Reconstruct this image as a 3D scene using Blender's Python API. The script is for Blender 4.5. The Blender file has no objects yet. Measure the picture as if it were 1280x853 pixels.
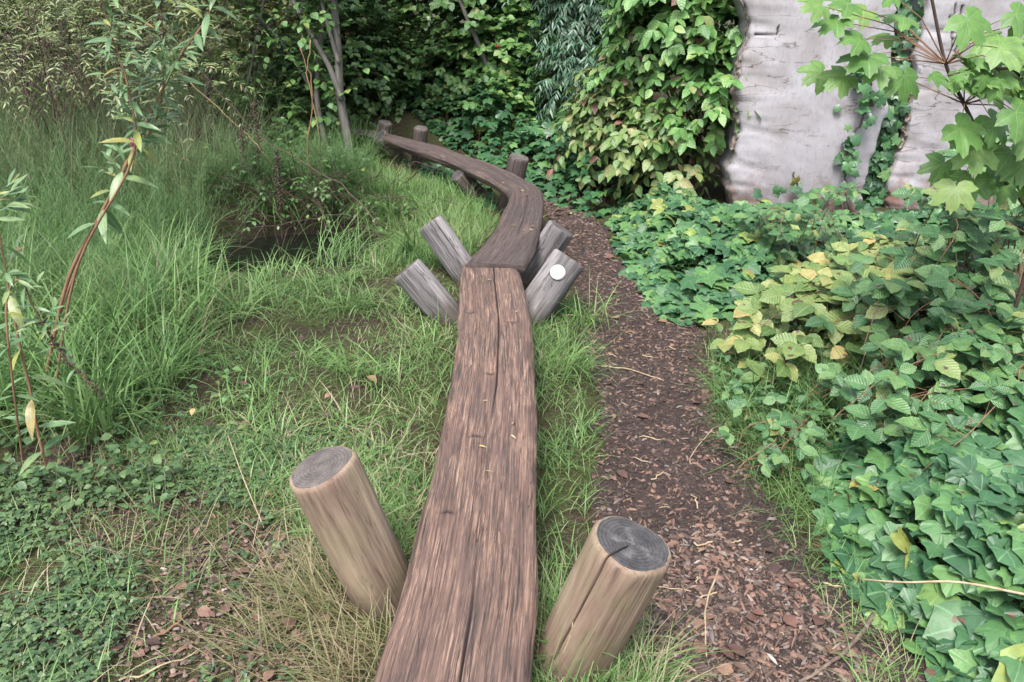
import bpy, math, random
import numpy as np
from mathutils import Vector, Matrix
rng = np.random.default_rng(7)
random.seed(7)
SC = bpy.context.scene
COL = SC.collection
R = math.radians
# ------------------------------------------------------------------ camera, sky, sun, exposure
CAM_H, PITCH, FPX = 1.6, R(25), 1005.0
cam = bpy.data.cameras.new('camera'); co = bpy.data.objects.new('camera', cam); COL.objects.link(co)
cam.sensor_fit = 'HORIZONTAL'; cam.sensor_width = 36; cam.lens = 36 * FPX / 1280
cam.clip_start = 0.05; cam.clip_end = 500
co.location = (0, 0, CAM_H); co.rotation_euler = (R(90) - PITCH, 0, 0)
SC.camera = co
SUN_EL, SUN_AZ = R(60), R(200)
w = bpy.data.worlds.new('World'); SC.world = w; w.use_nodes = True
nt = w.node_tree; nt.nodes.clear()
sky = nt.nodes.new('ShaderNodeTexSky'); sky.sky_type = 'NISHITA'; sky.sun_disc = False
sky.sun_elevation = SUN_EL; sky.sun_rotation = SUN_AZ; sky.dust_density = 4; sky.air_density = 1.0
hs = nt.nodes.new('ShaderNodeHueSaturation'); hs.inputs['Saturation'].default_value = 0.62   # thin even overcast
bg = nt.nodes.new('ShaderNodeBackground'); bg.inputs['Strength'].default_value = 0.13
wo = nt.nodes.new('ShaderNodeOutputWorld')
nt.links.new(sky.outputs[0], hs.inputs['Color']); nt.links.new(hs.outputs[0], bg.inputs[0]); nt.links.new(bg.outputs[0], wo.inputs[0])
sl = bpy.data.lights.new('sun', 'SUN'); so = bpy.data.objects.new('sun', sl); COL.objects.link(so)
sl.energy = 1.5; sl.angle = R(18); sl.color = (1.0, 0.98, 0.965)
so.rotation_euler = (R(90) - SUN_EL, 0, -SUN_AZ + R(180)); so.location = (0, 0, 6)
SC.view_settings.view_transform = 'Standard'; SC.view_settings.look = 'None'
SC.view_settings.exposure = 1.76; SC.view_settings.gamma = 1

# ------------------------------------------------------------------ helpers
UPV = np.array([0, math.sin(PITCH), math.cos(PITCH)]); FWD = np.array([0, math.cos(PITCH), -math.sin(PITCH)])
def ray(x, y): return np.array([1., 0, 0]) * (x - 640) / FPX + UPV * (426.5 - y) / FPX + FWD
def px(x, y, z=0.0):
    d = ray(x, y); return d * ((z - CAM_H) / d[2]) + [0, 0, CAM_H]
def pxY(x, y, Y):
    d = ray(x, y); return d * (Y / d[1]) + [0, 0, CAM_H]
def poly(pts, z=0.0): return np.array([px(a, b, z)[:2] for a, b in pts])
def inpoly(P, pl):
    x, y = P[:, 0], P[:, 1]; c = np.zeros(len(P), bool); j = len(pl) - 1
    for i in range(len(pl)):
        xi, yi = pl[i]; xj, yj = pl[j]
        c ^= ((yi > y) != (yj > y)) & (x < (xj - xi) * (y - yi) / (yj - yi + 1e-12) + xi); j = i
    return c
def sample(pl, n):
    lo, hi = pl.min(0), pl.max(0); out = np.zeros((0, 2))
    while len(out) < n:
        q = rng.uniform(lo, hi, (n * 2, 2)); out = np.vstack([out, q[inpoly(q, pl)]])
    return out[:n]
def nrm(a): return a / (np.linalg.norm(a, axis=-1, keepdims=True) + 1e-9)
def sstep(a, b, x): t = np.clip((x - a) / (b - a), 0, 1); return t * t * (3 - 2 * t)
# smooth value noise
_tab = np.random.default_rng(3).uniform(-1, 1, (64, 64))
def vnoise(x, y):
    xi = np.floor(x).astype(int); yi = np.floor(y).astype(int); fx = x - xi; fy = y - yi
    fx = fx * fx * (3 - 2 * fx); fy = fy * fy * (3 - 2 * fy)
    a = _tab[xi % 64, yi % 64]; b = _tab[(xi + 1) % 64, yi % 64]; c = _tab[xi % 64, (yi + 1) % 64]; d = _tab[(xi + 1) % 64, (yi + 1) % 64]
    return (a * (1 - fx) + b * fx) * (1 - fy) + (c * (1 - fx) + d * fx) * fy

class Buf:
    def __init__(s): s.v = []; s.f = []; s.a = {}; s.n = 0
    def add(s, V, F, **at):
        V = np.asarray(V, float).reshape(-1, 3)
        s.v.append(V)
        for f in (F if isinstance(F, list) else [F]):
            f = np.asarray(f, int)
            if len(f): s.f.append(f + s.n)
        for k, val in at.items(): s.a.setdefault(k, []).append((s.n, np.broadcast_to(np.asarray(val, float), (len(V),) + np.asarray(val).shape[1:] if np.ndim(val) else (len(V),))))
        s.n += len(V)
    def mesh(s, name, smooth=True):
        me = bpy.data.meshes.new(name); V = np.vstack(s.v)
        me.vertices.add(len(V)); me.vertices.foreach_set('co', V.ravel())
        tot = np.concatenate([np.full(len(f), f.shape[1]) for f in s.f]); idx = np.concatenate([f.ravel() for f in s.f])
        me.loops.add(len(idx)); me.polygons.add(len(tot))
        me.loops.foreach_set('vertex_index', idx)
        me.polygons.foreach_set('loop_start', np.concatenate([[0], np.cumsum(tot)[:-1]])); me.polygons.foreach_set('loop_total', tot)
        if smooth: me.polygons.foreach_set('use_smooth', np.ones(len(tot), bool))
        for k, parts in s.a.items():
            arr = parts[0][1]; vec = arr.ndim == 2
            full = np.zeros((len(V), 3) if vec else len(V))
            for o, p in parts: full[o:o + len(p)] = p
            at = me.attributes.new(k, 'FLOAT_VECTOR' if vec else 'FLOAT', 'POINT'); at.data.foreach_set('vector' if vec else 'value', full.ravel())
        me.update(calc_edges=True); me.validate()
        return me
def obj(name, me, mat, parent=None, loc=None, mtx=None):
    if isinstance(me, Buf): me = me.mesh(name)
    o = bpy.data.objects.new(name, me); COL.objects.link(o)
    if mat is not None and len(me.materials) == 0: me.materials.append(mat)
    if parent is not None: o.parent = parent
    if loc is not None: o.location = loc
    if mtx is not None: o.matrix_basis = mtx
    return o
def tag(o, label, cat, group=None, kind=None):
    o['label'] = label; o['category'] = cat
    if group: o['group'] = group
    if kind: o['kind'] = kind
    return o
def thing(name, label, cat, loc, group=None):
    o = bpy.data.objects.new(name, None); COL.objects.link(o); o.location = loc; o.empty_display_size = 0.05
    return tag(o, label, cat, group)
def frames(d, n):
    y = nrm(d); z = nrm(n - (n * y).sum(-1, keepdims=True) * y); x = np.cross(y, z)
    return np.stack([x, y, z], -1)
def tube(buf, P, rad, k=8, cap=True, **at):
    P = np.asarray(P, float); n = len(P); rad = np.broadcast_to(np.asarray(rad, float), (n,))
    T = nrm(np.gradient(P, axis=0)); ref = np.array([0.31, 0.2, 0.93]) if abs(T[0][2]) < 0.9 else np.array([1., 0.1, 0])
    X = nrm(np.cross(T, ref)); Y = np.cross(T, X); th = np.linspace(0, 2 * np.pi, k, endpoint=False)
    V = P[:, None] + rad[:, None, None] * (X[:, None] * np.cos(th)[None, :, None] + Y[:, None] * np.sin(th)[None, :, None])
    i, j = np.meshgrid(np.arange(n - 1), np.arange(k), indexing='ij'); a = i * k + j; b = i * k + (j + 1) % k
    F = [np.stack([a, b, b + k, a + k], -1).reshape(-1, 4)]
    V = V.reshape(-1, 3)
    if cap:
        V = np.vstack([V, P[:1], P[-1:]]); jj = np.arange(k); c0 = n * k
        F.append(np.stack([np.full(k, c0), (jj + 1) % k, jj], -1)); F.append(np.stack([np.full(k, c0 + 1), (n - 1) * k + jj, (n - 1) * k + (jj + 1) % k], -1))
    buf.add(V, F, **at)
def spline(pts, n):
    P = np.asarray(pts, float); P = np.vstack([2 * P[0] - P[1], P, 2 * P[-1] - P[-2]]); out = []
    m = len(P) - 3
    for u in np.linspace(0, m - 1e-6, n):
        i = int(u); t = u - i; p0, p1, p2, p3 = P[i:i + 4]
        out.append(0.5 * (2 * p1 + (p2 - p0) * t + (2 * p0 - 5 * p1 + 4 * p2 - p3) * t * t + (3 * p1 - p0 - 3 * p2 + p3) * t ** 3))
    return np.array(out)
def loft(buf, rings, at=None, caps=True):
    n, k, _ = rings.shape; i, j = np.meshgrid(np.arange(n - 1), np.arange(k), indexing='ij'); a = i * k + j; b = i * k + (j + 1) % k
    F = [np.stack([a, b, b + k, a + k], -1).reshape(-1, 4)]; V = rings.reshape(-1, 3)
    kw = {kk: np.asarray(vv).reshape(n * k, -1).squeeze() for kk, vv in (at or {}).items()}
    if caps:
        V = np.vstack([V, rings[0].mean(0), rings[-1].mean(0)]); jj = np.arange(k); c = n * k
        F.append(np.stack([np.full(k, c), (jj + 1) % k, jj], -1)); F.append(np.stack([np.full(k, c + 1), (n - 1) * k + jj, (n - 1) * k + (jj + 1) % k], -1))
        for kk in kw:
            kw[kk] = np.concatenate([kw[kk], rings_mean(at[kk], kw[kk])])
    buf.add(V, F, **kw)
def rings_mean(a, flat):
    a = np.asarray(a); m = np.stack([a[0].mean(0), a[-1].mean(0)]) if a.ndim == 3 else np.array([a[0].mean(), a[-1].mean()])
    return m

# ------------------------------------------------------------------ materials
ALB = 0.72   # all base colours were picked a little high; brings foliage and wood to real-world values
class NG:
    def __init__(s, name):
        s.m = bpy.data.materials.new(name); s.m.use_nodes = True; s.t = s.m.node_tree; s.t.nodes.clear()
        s.out = s.n('ShaderNodeOutputMaterial')
    def n(s, typ, **kw):
        o = s.t.nodes.new(typ)
        for k, v in kw.items():
            if k.startswith('i_'): s.set(o.inputs[k[2:].replace('_', ' ')], v)
            else: setattr(o, k, v)
        return o
    def set(s, sock, v):
        if hasattr(v, 'is_output') or isinstance(v, bpy.types.NodeSocket): s.t.links.new(v, sock)
        elif isinstance(v, (tuple, list)) and len(v) == 3 and sock.type == 'RGBA': sock.default_value = (*v, 1)
        else: sock.default_value = v
    def attr(s, name): return s.n('ShaderNodeAttribute', attribute_name=name)
    def noise(s, vec, scale, detail=3, rough=0.55, dist=0.0):
        o = s.n('ShaderNodeTexNoise', i_Scale=scale, i_Detail=detail, i_Roughness=rough, i_Distortion=dist)
        if vec is not None: s.set(o.inputs['Vector'], vec)
        return o.outputs[0]
    def mapping(s, vec, sc): o = s.n('ShaderNodeMapping', i_Scale=sc); s.set(o.inputs[0], vec); return o.outputs[0]
    def ramp(s, fac, stops, interp='LINEAR'):
        o = s.n('ShaderNodeValToRGB'); s.set(o.inputs[0], fac); cr = o.color_ramp; cr.interpolation = interp
        while len(cr.elements) < len(stops): cr.elements.new(0.5)
        for e, (p, c) in zip(cr.elements, stops):
            e.position = p; e.color = (*c, 1) if isinstance(c, (tuple, list)) else (c, c, c, 1)
        return o.outputs[0]
    def mix(s, fac, a, b, blend='MIX'):
        o = s.n('ShaderNodeMix', data_type='RGBA', blend_type=blend)
        s.set(o.inputs[0], fac); s.set(o.inputs[6], a); s.set(o.inputs[7], b); return o.outputs[2]
    def math(s, op, a, b=0.0): o = s.n('ShaderNodeMath', operation=op); s.set(o.inputs[0], a); s.set(o.inputs[1], b); return o.outputs[0]
    def lines(s, vec, sc, wd):   # thin wandering check lines
        return s.ramp(s.math('ABSOLUTE', s.math('SUBTRACT', s.noise(s.mapping(vec, sc), 1.0, 3, .55, .4), .5)), [(wd * .4, 1.), (wd, 0.)])
    def bump(s, h, st, dist): return s.n('ShaderNodeBump', i_Height=h, i_Strength=st, i_Distance=dist).outputs[0]
    def finish(s, col, rough=0.7, normal=None, spec=0.3, transl=0.0, tcol=None):
        col = s.mix(1.0, col, (ALB, ALB, ALB), 'MULTIPLY')
        p = s.n('ShaderNodeBsdfPrincipled', i_Roughness=rough); s.set(p.inputs['Base Color'], col); p.inputs['Specular IOR Level'].default_value = spec
        if normal is not None: s.set(p.inputs['Normal'], normal)
        sh = p.outputs[0]
        if transl:
            t = s.n('ShaderNodeBsdfTranslucent'); s.set(t.inputs[0], tcol if tcol is not None else col)
            mx = s.n('ShaderNodeMixShader'); mx.inputs[0].default_value = transl
            s.t.links.new(sh, mx.inputs[1]); s.t.links.new(t.outputs[0], mx.inputs[2]); sh = mx.outputs[0]
        s.t.links.new(sh, s.out.inputs[0]); return s.m
    def pos(s): return s.n('ShaderNodeNewGeometry').outputs['Position']
    def objc(s): return s.n('ShaderNodeTexCoord').outputs['Object']

def leafmat(name, stops, rough=0.4, vein=None, vein_w=0.9, spots=0.0, transl=0.2, spec=0.5, spot_col=(0.12, 0.07, 0.04), ribs=0):
    """two materials of one leaf: for single leaf objects (object random) and for the joined foliage (stored random)"""
    out = []
    for mode in ('leaf', 'foliage'):
        g = NG(name + '_' + mode)
        rnd = g.n('ShaderNodeObjectInfo').outputs['Random'] if mode == 'leaf' else g.attr('rnd').outputs['Fac']
        c = g.ramp(rnd, stops)
        nz = g.noise(g.pos(), 38, 2)
        c = g.mix(0.55, c, g.ramp(nz, [(0.3, (0.62, 0.66, 0.6)), (0.7, (1.3, 1.25, 1.2))]), 'MULTIPLY')
        lat = None
        if vein is not None:
            vf = g.ramp(g.attr('vein').outputs['Fac'], [(vein_w - 0.05, 0.0), (min(vein_w + 0.05, 1), 1.0)])
            c = g.mix(g.math('MULTIPLY', vf, 0.6), c, vein)
        if ribs:
            sp_ = g.n('ShaderNodeSeparateXYZ'); g.set(sp_.inputs[0], g.attr('luv').outputs['Vector']); ph = g.math('SUBTRACT', sp_.outputs[1], g.math('MULTIPLY', g.math('ABSOLUTE', sp_.outputs[0]), .75)); lat = g.math('ABSOLUTE', g.math('SINE', g.math('MULTIPLY', ph, ribs)))
            c = g.mix(g.math('MULTIPLY', g.ramp(lat, [(0., 1.), (.3, 0.)]), .2), c, vein)
        if spots:
            sp = g.ramp(g.noise(g.pos(), 26, 1), [(1 - spots, 0.0), (1 - spots + 0.03, 1.0)])
            c = g.mix(sp, c, spot_col)
        bm = g.bump(g.noise(g.pos(), 140, 2), 0.25, 0.004) if lat is None else g.bump(g.math('ADD', g.math('MULTIPLY', lat, .8), g.noise(g.pos(), 140, 2)), 0.45, 0.004)
        out.append(g.finish(c, rough, bm, spec, transl))
    return out

G1 = (0.075, 0.17, 0.045)
M_DOG = leafmat('dogwood', ribs=17, stops= [(0, (0.07, 0.19, 0.05)), (0.4, (0.12, 0.28, 0.07)), (0.78, (0.17, 0.34, 0.09)), (0.93, (0.25, 0.36, 0.11)), (0.985, (0.3, 0.2, 0.15)), (1, (0.22, 0.09, 0.07))], vein=(0.2, 0.32, 0.12), vein_w=0.93)
M_DOGY = leafmat('dogwood_turning', ribs=17, stops= [(0, (0.1, 0.2, 0.055)), (0.5, (0.15, 0.26, 0.075)), (0.82, (0.23, 0.3, 0.1)), (0.94, (0.32, 0.31, 0.13)), (0.98, (0.3, 0.18, 0.14)), (1, (0.26, 0.1, 0.09))], vein=(0.3, 0.36, 0.16), vein_w=0.93)
M_HEDGE = leafmat('hedge', [(0, (0.055, 0.13, 0.045)), (0.5, (0.09, 0.19, 0.06)), (0.9, (0.15, 0.26, 0.08)), (1, (0.24, 0.29, 0.1))])
M_MID = leafmat('hazel', ribs=17, stops= [(0, (0.07, 0.17, 0.05)), (0.5, (0.11, 0.25, 0.065)), (0.9, (0.17, 0.32, 0.085)), (1, (0.27, 0.34, 0.1))], vein=(0.16, 0.28, 0.1), vein_w=0.94)
M_YEL = leafmat('yellowing', [(0, (0.09, 0.15, 0.05)), (0.5, (0.16, 0.21, 0.065)), (0.85, (0.28, 0.29, 0.09)), (1, (0.42, 0.37, 0.12))])
M_WILLOW = leafmat('bluegreen', [(0, (0.05, 0.13, 0.075)), (0.6, (0.09, 0.19, 0.115)), (1, (0.15, 0.26, 0.16))])
M_IVY = leafmat('ivy', [(0, (0.035, 0.105, 0.048)), (0.4, (0.06, 0.155, 0.064)), (0.7, (0.09, 0.21, 0.075)), (0.92, (0.14, 0.28, 0.085)), (0.975, (0.25, 0.32, 0.08)), (1, (0.3, 0.25, 0.08))], rough=0.46, vein=(0.2, 0.34, 0.18), vein_w=0.9, spots=0.28, transl=0.15, spec=0.4)
M_IVYD = leafmat('dark_ivy', [(0, (0.03, 0.09, 0.04)), (0.5, (0.05, 0.14, 0.055)), (0.9, (0.08, 0.2, 0.07)), (1, (0.14, 0.26, 0.08))], rough=0.38, vein=(0.11, 0.2, 0.1), vein_w=0.94, transl=0.12, spec=0.45)
M_BRAM = leafmat('bramble', ribs=24, spots=.3, stops= [(0, (0.1, 0.19, 0.05)), (0.4, (0.16, 0.26, 0.075)), (0.75, (0.25, 0.33, 0.1)), (0.92, (0.38, 0.38, 0.13)), (1, (0.5, 0.38, 0.16))], vein=(0.3, 0.4, 0.18), vein_w=0.93)
M_BRAMG = leafmat('green_bramble', ribs=24, spots=.3, stops= [(0, (0.05, 0.14, 0.05)), (0.5, (0.09, 0.21, 0.075)), (0.9, (0.15, 0.28, 0.09)), (1, (0.26, 0.3, 0.1))], vein=(0.2, 0.33, 0.16), vein_w=0.93)
M_MAPLE = leafmat('maple', [(0, (0.1, 0.23, 0.05)), (0.5, (0.135, 0.29, 0.065)), (0.95, (0.19, 0.33, 0.08)), (1, (0.28, 0.33, 0.1))], vein=(0.32, 0.45, 0.18), vein_w=0.95, transl=0.35, rough=0.5)
M_LOOSE = leafmat('loosestrife', [(0, (0.11, 0.22, 0.09)), (0.5, (0.17, 0.3, 0.13)), (0.85, (0.24, 0.34, 0.15)), (0.95, (0.32, 0.34, 0.08)), (1, (0.4, 0.22, 0.12))], vein=(0.33, 0.42, 0.25), vein_w=0.9, transl=0.3)
M_CLOVER = leafmat('clover', [(0, (0.045, 0.1, 0.04)), (0.5, (0.08, 0.15, 0.058)), (1, (0.14, 0.22, 0.085))])
M_DEADLEAF = leafmat('fallen', [(0, (0.07, 0.04, 0.034)), (0.35, (0.14, 0.07, 0.055)), (0.7, (0.22, 0.115, 0.085)), (0.92, (0.28, 0.18, 0.11)), (1, (0.42, 0.34, 0.15))], rough=0.6, vein=(0.14, 0.07, 0.05), vein_w=0.95, transl=0.1)

def barkmat(name, a, b, sc=1.0, rough=0.85):
    g = NG(name); v = g.mapping(g.objc(), (40 * sc, 40 * sc, 6 * sc)); n = g.noise(v, 1.0, 4, 0.6)
    return g.finish(g.ramp(n, [(0.3, a), (0.7, b)]), rough, g.bump(n, 0.5, 0.004))
M_STEM = barkmat('stem_bark', (0.05, 0.04, 0.03), (0.13, 0.11, 0.085))
M_GSTEM = barkmat('grey_bark', (0.1, 0.095, 0.085), (0.22, 0.2, 0.175))
M_RSTEM = barkmat('red_stem', (0.16, 0.08, 0.05), (0.29, 0.17, 0.1))
M_YSTEM = barkmat('yellow_stem', (0.2, 0.14, 0.06), (0.36, 0.28, 0.13))
M_BSTEM = barkmat('dead_stem', (0.045, 0.03, 0.025), (0.12, 0.08, 0.062))
M_STRAW = barkmat('straw', (0.3, 0.22, 0.13), (0.52, 0.42, 0.28))
M_STICK = barkmat('stick', (0.07, 0.05, 0.04), (0.24, 0.18, 0.14))
M_PINK = barkmat('pink_petal', (0.45, 0.13, 0.2), (0.6, 0.25, 0.32))
M_BERRY = barkmat('berry', (0.3, 0.02, 0.03), (0.4, 0.04, 0.05), rough=0.3)

def grassmat(name, stops, base):
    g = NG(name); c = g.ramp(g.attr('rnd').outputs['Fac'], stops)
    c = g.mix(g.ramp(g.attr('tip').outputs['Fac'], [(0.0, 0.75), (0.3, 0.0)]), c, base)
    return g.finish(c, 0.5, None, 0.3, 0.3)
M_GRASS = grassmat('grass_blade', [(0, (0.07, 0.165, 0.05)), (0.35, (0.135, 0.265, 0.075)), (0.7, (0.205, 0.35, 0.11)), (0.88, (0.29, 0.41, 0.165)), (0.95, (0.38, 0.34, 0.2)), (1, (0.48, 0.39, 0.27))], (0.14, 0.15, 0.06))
M_DRY = grassmat('dry_blade', [(0, (0.15, 0.22, 0.08)), (0.25, (0.28, 0.28, 0.13)), (0.6, (0.4, 0.32, 0.2)), (1, (0.55, 0.45, 0.33))], (0.25, 0.19, 0.11))
M_PALE = grassmat('pale_blade', [(0, (0.16, 0.22, 0.1)), (0.5, (0.24, 0.29, 0.15)), (0.8, (0.32, 0.33, 0.2)), (1, (0.4, 0.33, 0.24))], (0.14, 0.16, 0.07))
M_SEDGE = grassmat('sedge_blade', [(0, (0.08, 0.18, 0.05)), (0.5, (0.14, 0.26, 0.08)), (0.9, (0.21, 0.34, 0.12)), (1, (0.34, 0.38, 0.14))], (0.12, 0.17, 0.06))
M_HORSE = grassmat('horsetail_blade', [(0, (0.07, 0.14, 0.05)), (0.5, (0.1, 0.2, 0.07)), (1, (0.17, 0.27, 0.1))], (0.08, 0.12, 0.045))

# ------------------------------------------------------------------ terrain
PATH_PX = [(690, 900), (700, 853), (725, 760), (742, 690), (742, 600), (748, 500), (728, 410), (715, 340), (690, 275), (672, 236), (690, 226), (722, 232), (748, 275), (775, 330), (815, 365), (885, 420), (905, 500), (945, 600), (1020, 700), (1160, 853), (1200, 900)]
PATH = poly(PATH_PX)
PC = np.array([px(a, b)[:2] for a, b in [(920, 1000), (900, 853), (875, 700), (840, 600), (818, 500), (790, 400), (745, 330), (715, 270), (695, 232)]])
def seg_dist(P, C):
    d = np.full(len(P), 1e9)
    for a, b in zip(C[:-1], C[1:]):
        ab = b - a; t = np.clip(((P - a) @ ab) / (ab @ ab), 0, 1); d = np.minimum(d, np.linalg.norm(P - a - t[:, None] * ab, axis=1))
    return d
HOL = px(365, 287)[:2]
def H(x, y):
    x = np.asarray(x, float); y = np.asarray(y, float); sh = x.shape; x = x.ravel(); y = y.ravel()
    P = np.stack([x, y], -1)
    z = 0.02 * vnoise(x * 1.7, y * 1.7) + 0.008 * vnoise(x * 6 + 9, y * 6)
    z -= 0.035 * np.exp(-(seg_dist(P, PC) / 0.32) ** 2)
    z += 0.14 * sstep(0.75, 1.7, x - 0.12 * np.maximum(0, 2.4 - y)) * sstep(6.5, 1, np.abs(y - 2))
    z += 0.35 * sstep(6.8, 9.5, y - 0.35 * x)
    z -= 0.34 * np.exp(-(((x - HOL[0]) / 0.78) ** 2 + ((y - HOL[1]) / 0.62) ** 2) ** 2)
    z *= sstep(40, 14, np.hypot(x, y))
    return z.reshape(sh)
def g3(P): P = np.asarray(P); return np.concatenate([P, H(P[..., 0], P[..., 1])[..., None]], -1)

def grid_mesh(xs, ys, zf, name, mat, keep=None):
    X, Y = np.meshgrid(xs, ys, indexing='ij'); Z = zf(X, Y); nx, ny = X.shape
    i, j = np.meshgrid(np.arange(nx - 1), np.arange(ny - 1), indexing='ij'); a = i * ny + j
    F = np.stack([a, a + ny, a + ny + 1, a + 1], -1).reshape(-1, 4); V = np.stack([X, Y, Z], -1).reshape(-1, 3)
    if keep is not None:
        k = keep(V[F].mean(1)); F = F[k]; u, inv = np.unique(F, return_inverse=True); V = V[u]; F = inv.reshape(-1, 4)
    b = Buf(); b.add(V, F, wet=np.exp(-(((V[:, 0] - HOL[0]) / .84) ** 2 + ((V[:, 1] - HOL[1]) / .68) ** 2) ** 3)); return obj(name, b, mat)  # elliptical mask for the shade painted into the hollow's soil
g = NG('soil_and_moss'); p = g.pos(); n1 = g.noise(p, 3.5, 5, 0.6); n2 = g.noise(p, 45, 4, 0.7); n3 = g.noise(p, 160, 2, 0.6)
c = g.mix(g.ramp(n1, [(0.4, 0.0), (0.62, 1.0)]), g.ramp(n2, [(0.3, (0.035, 0.025, 0.018)), (0.7, (0.12, 0.085, 0.06))]), g.ramp(n2, [(0.3, (0.045, 0.06, 0.02)), (0.7, (0.11, 0.13, 0.045))]))
c = g.mix(g.attr('wet').outputs['Fac'], c, g.ramp(n2, [(.3, (.008, .007, .005)), (.7, (.03, .024, .018))]))  # near-black soil colour stands in for shade under the overhanging growth
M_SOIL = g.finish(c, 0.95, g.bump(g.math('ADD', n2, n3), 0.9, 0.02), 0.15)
fx = np.concatenate([np.linspace(-80, -7, 14), np.arange(-6.5, 6.6, 0.07), np.linspace(7, 80, 14)])
fy = np.concatenate([np.linspace(-60, -3, 8), np.arange(-2, 12, 0.07), np.linspace(13, 120, 14)])
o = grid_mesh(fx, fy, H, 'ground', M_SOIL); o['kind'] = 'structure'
g = NG('mulch_path'); p = g.pos(); n1 = g.noise(p, 6, 4, 0.6); n2 = g.noise(p, 70, 5, 0.7); n3 = g.noise(p, 180, 3, 0.6)
c = g.ramp(n2, [(0.28, (0.03, 0.022, 0.019)), (0.5, (0.09, 0.063, 0.054)), (0.75, (0.2, 0.135, 0.11))])
c = g.mix(g.ramp(n1, [(0.4, 0.0), (0.65, 0.75)]), c, g.mix(0.5, c, (0.03, 0.023, 0.023)))
M_PATH = g.finish(c, 0.9, g.bump(g.math('ADD', n2, n3), 1.0, 0.02), 0.25)
def pz(X, Y): return H(X, Y) + 0.008 + 0.006 * vnoise(X * 25, Y * 25) + 0.004 * vnoise(X * 60, Y * 60)
o = grid_mesh(np.arange(-0.1, 1.6, 0.02), np.arange(0.9, 6.7, 0.02), pz, 'path', M_PATH, lambda q: inpoly(q[:, :2] + 0.05 * np.stack([vnoise(q[:, 0] * 9, q[:, 1] * 9), vnoise(q[:, 0] * 9 + 30, q[:, 1] * 9)], -1), PATH)); o['kind'] = 'structure'
# dark ditch water
g = NG('ditch_water'); M_WATER = g.finish((0.012, 0.014, 0.01), 0.12, g.bump(g.noise(g.pos(), 14, 2), 0.06, 0.01), 0.5)
b = Buf(); th = np.linspace(0, 2 * np.pi, 48, endpoint=False)
V = np.stack([HOL[0] + 0.72 * np.cos(th), HOL[1] + 0.56 * np.sin(th), np.full(48, -0.2)], -1); b.add(np.vstack([V, [[HOL[0], HOL[1], -0.2]]]), np.stack([np.full(48, 48), np.arange(48), (np.arange(48) + 1) % 48], -1))
o = obj('water', b, M_WATER); o['kind'] = 'structure'

# ------------------------------------------------------------------ plank walkway
def woodplank(name, tan, mid, dark, worn):
    g = NG(name); uv = g.attr('uvw').outputs['Vector']
    s1 = g.noise(g.mapping(uv, (230, 6, 160)), 1.0, 6, 0.75, 0.5); s2 = g.noise(g.mapping(uv, (60, 1.8, 40)), 1.0, 6, 0.72, 0.8)
    pt = g.noise(g.mapping(uv, (7, 3.2, 7)), 1.0, 4, 0.65); p2 = g.noise(g.mapping(uv, (55, 6, 30)), 1.0, 5, 0.75, .3); p3 = g.noise(g.mapping(uv, (6, 2.2, 6)), 1., 6, .7)
    c = g.ramp(s2, [(0.3, dark), (0.55, mid), (0.8, tan)])
    wf = g.math('MULTIPLY', g.ramp(s1, [(0.52, 0.0), (0.57, 1.0)]), g.ramp(pt, [(worn, 0.0), (worn + 0.16, 1.0)]))
    c = g.mix(wf, c, tan)
    c = g.mix(g.math('MULTIPLY', g.ramp(s1, [(0.4, 1.0), (0.46, 0.0)]), 0.85), c, dark)
    c = g.mix(g.math('MULTIPLY', g.ramp(p2, [(0.5, 0.0), (0.66, 1.0)]), 0.6), c, dark); c = g.mix(g.math('MULTIPLY', g.ramp(p3, [(0.46, 0.0), (0.62, 1.0)]), 0.75), c, g.mix(.45, c, (.075, .066, .066)))
    c = g.mix(g.math('MULTIPLY', g.lines(uv, (38, .9, 20), .008), .8), c, tuple(x * .4 for x in dark))
    c = g.mix(g.attr('dirt').outputs['Fac'], c, (0.02, 0.016, 0.015))
    h = g.math('ADD', g.math('MULTIPLY', s1, 0.7), g.math('MULTIPLY', s2, 0.5))
    return g.finish(c, g.ramp(p2, [(0.3, 0.5), (0.7, 0.8)]), g.bump(h, 1.0, 0.009), 0.3)
M_PLANK1 = woodplank('worn_oak', (0.44, 0.29, 0.21), (0.22, 0.138, 0.108), (0.072, 0.052, 0.046), 0.4)
M_PLANK2 = woodplank('weathered_oak', (0.25, 0.18, 0.145), (0.125, 0.09, 0.08), (0.06, 0.047, 0.044), 0.52)
M_PLANK3 = woodplank('dark_oak', (0.2, 0.15, 0.125), (0.11, 0.085, 0.078), (0.055, 0.045, 0.042), 0.56)
BEAM_POLY = []
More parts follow.
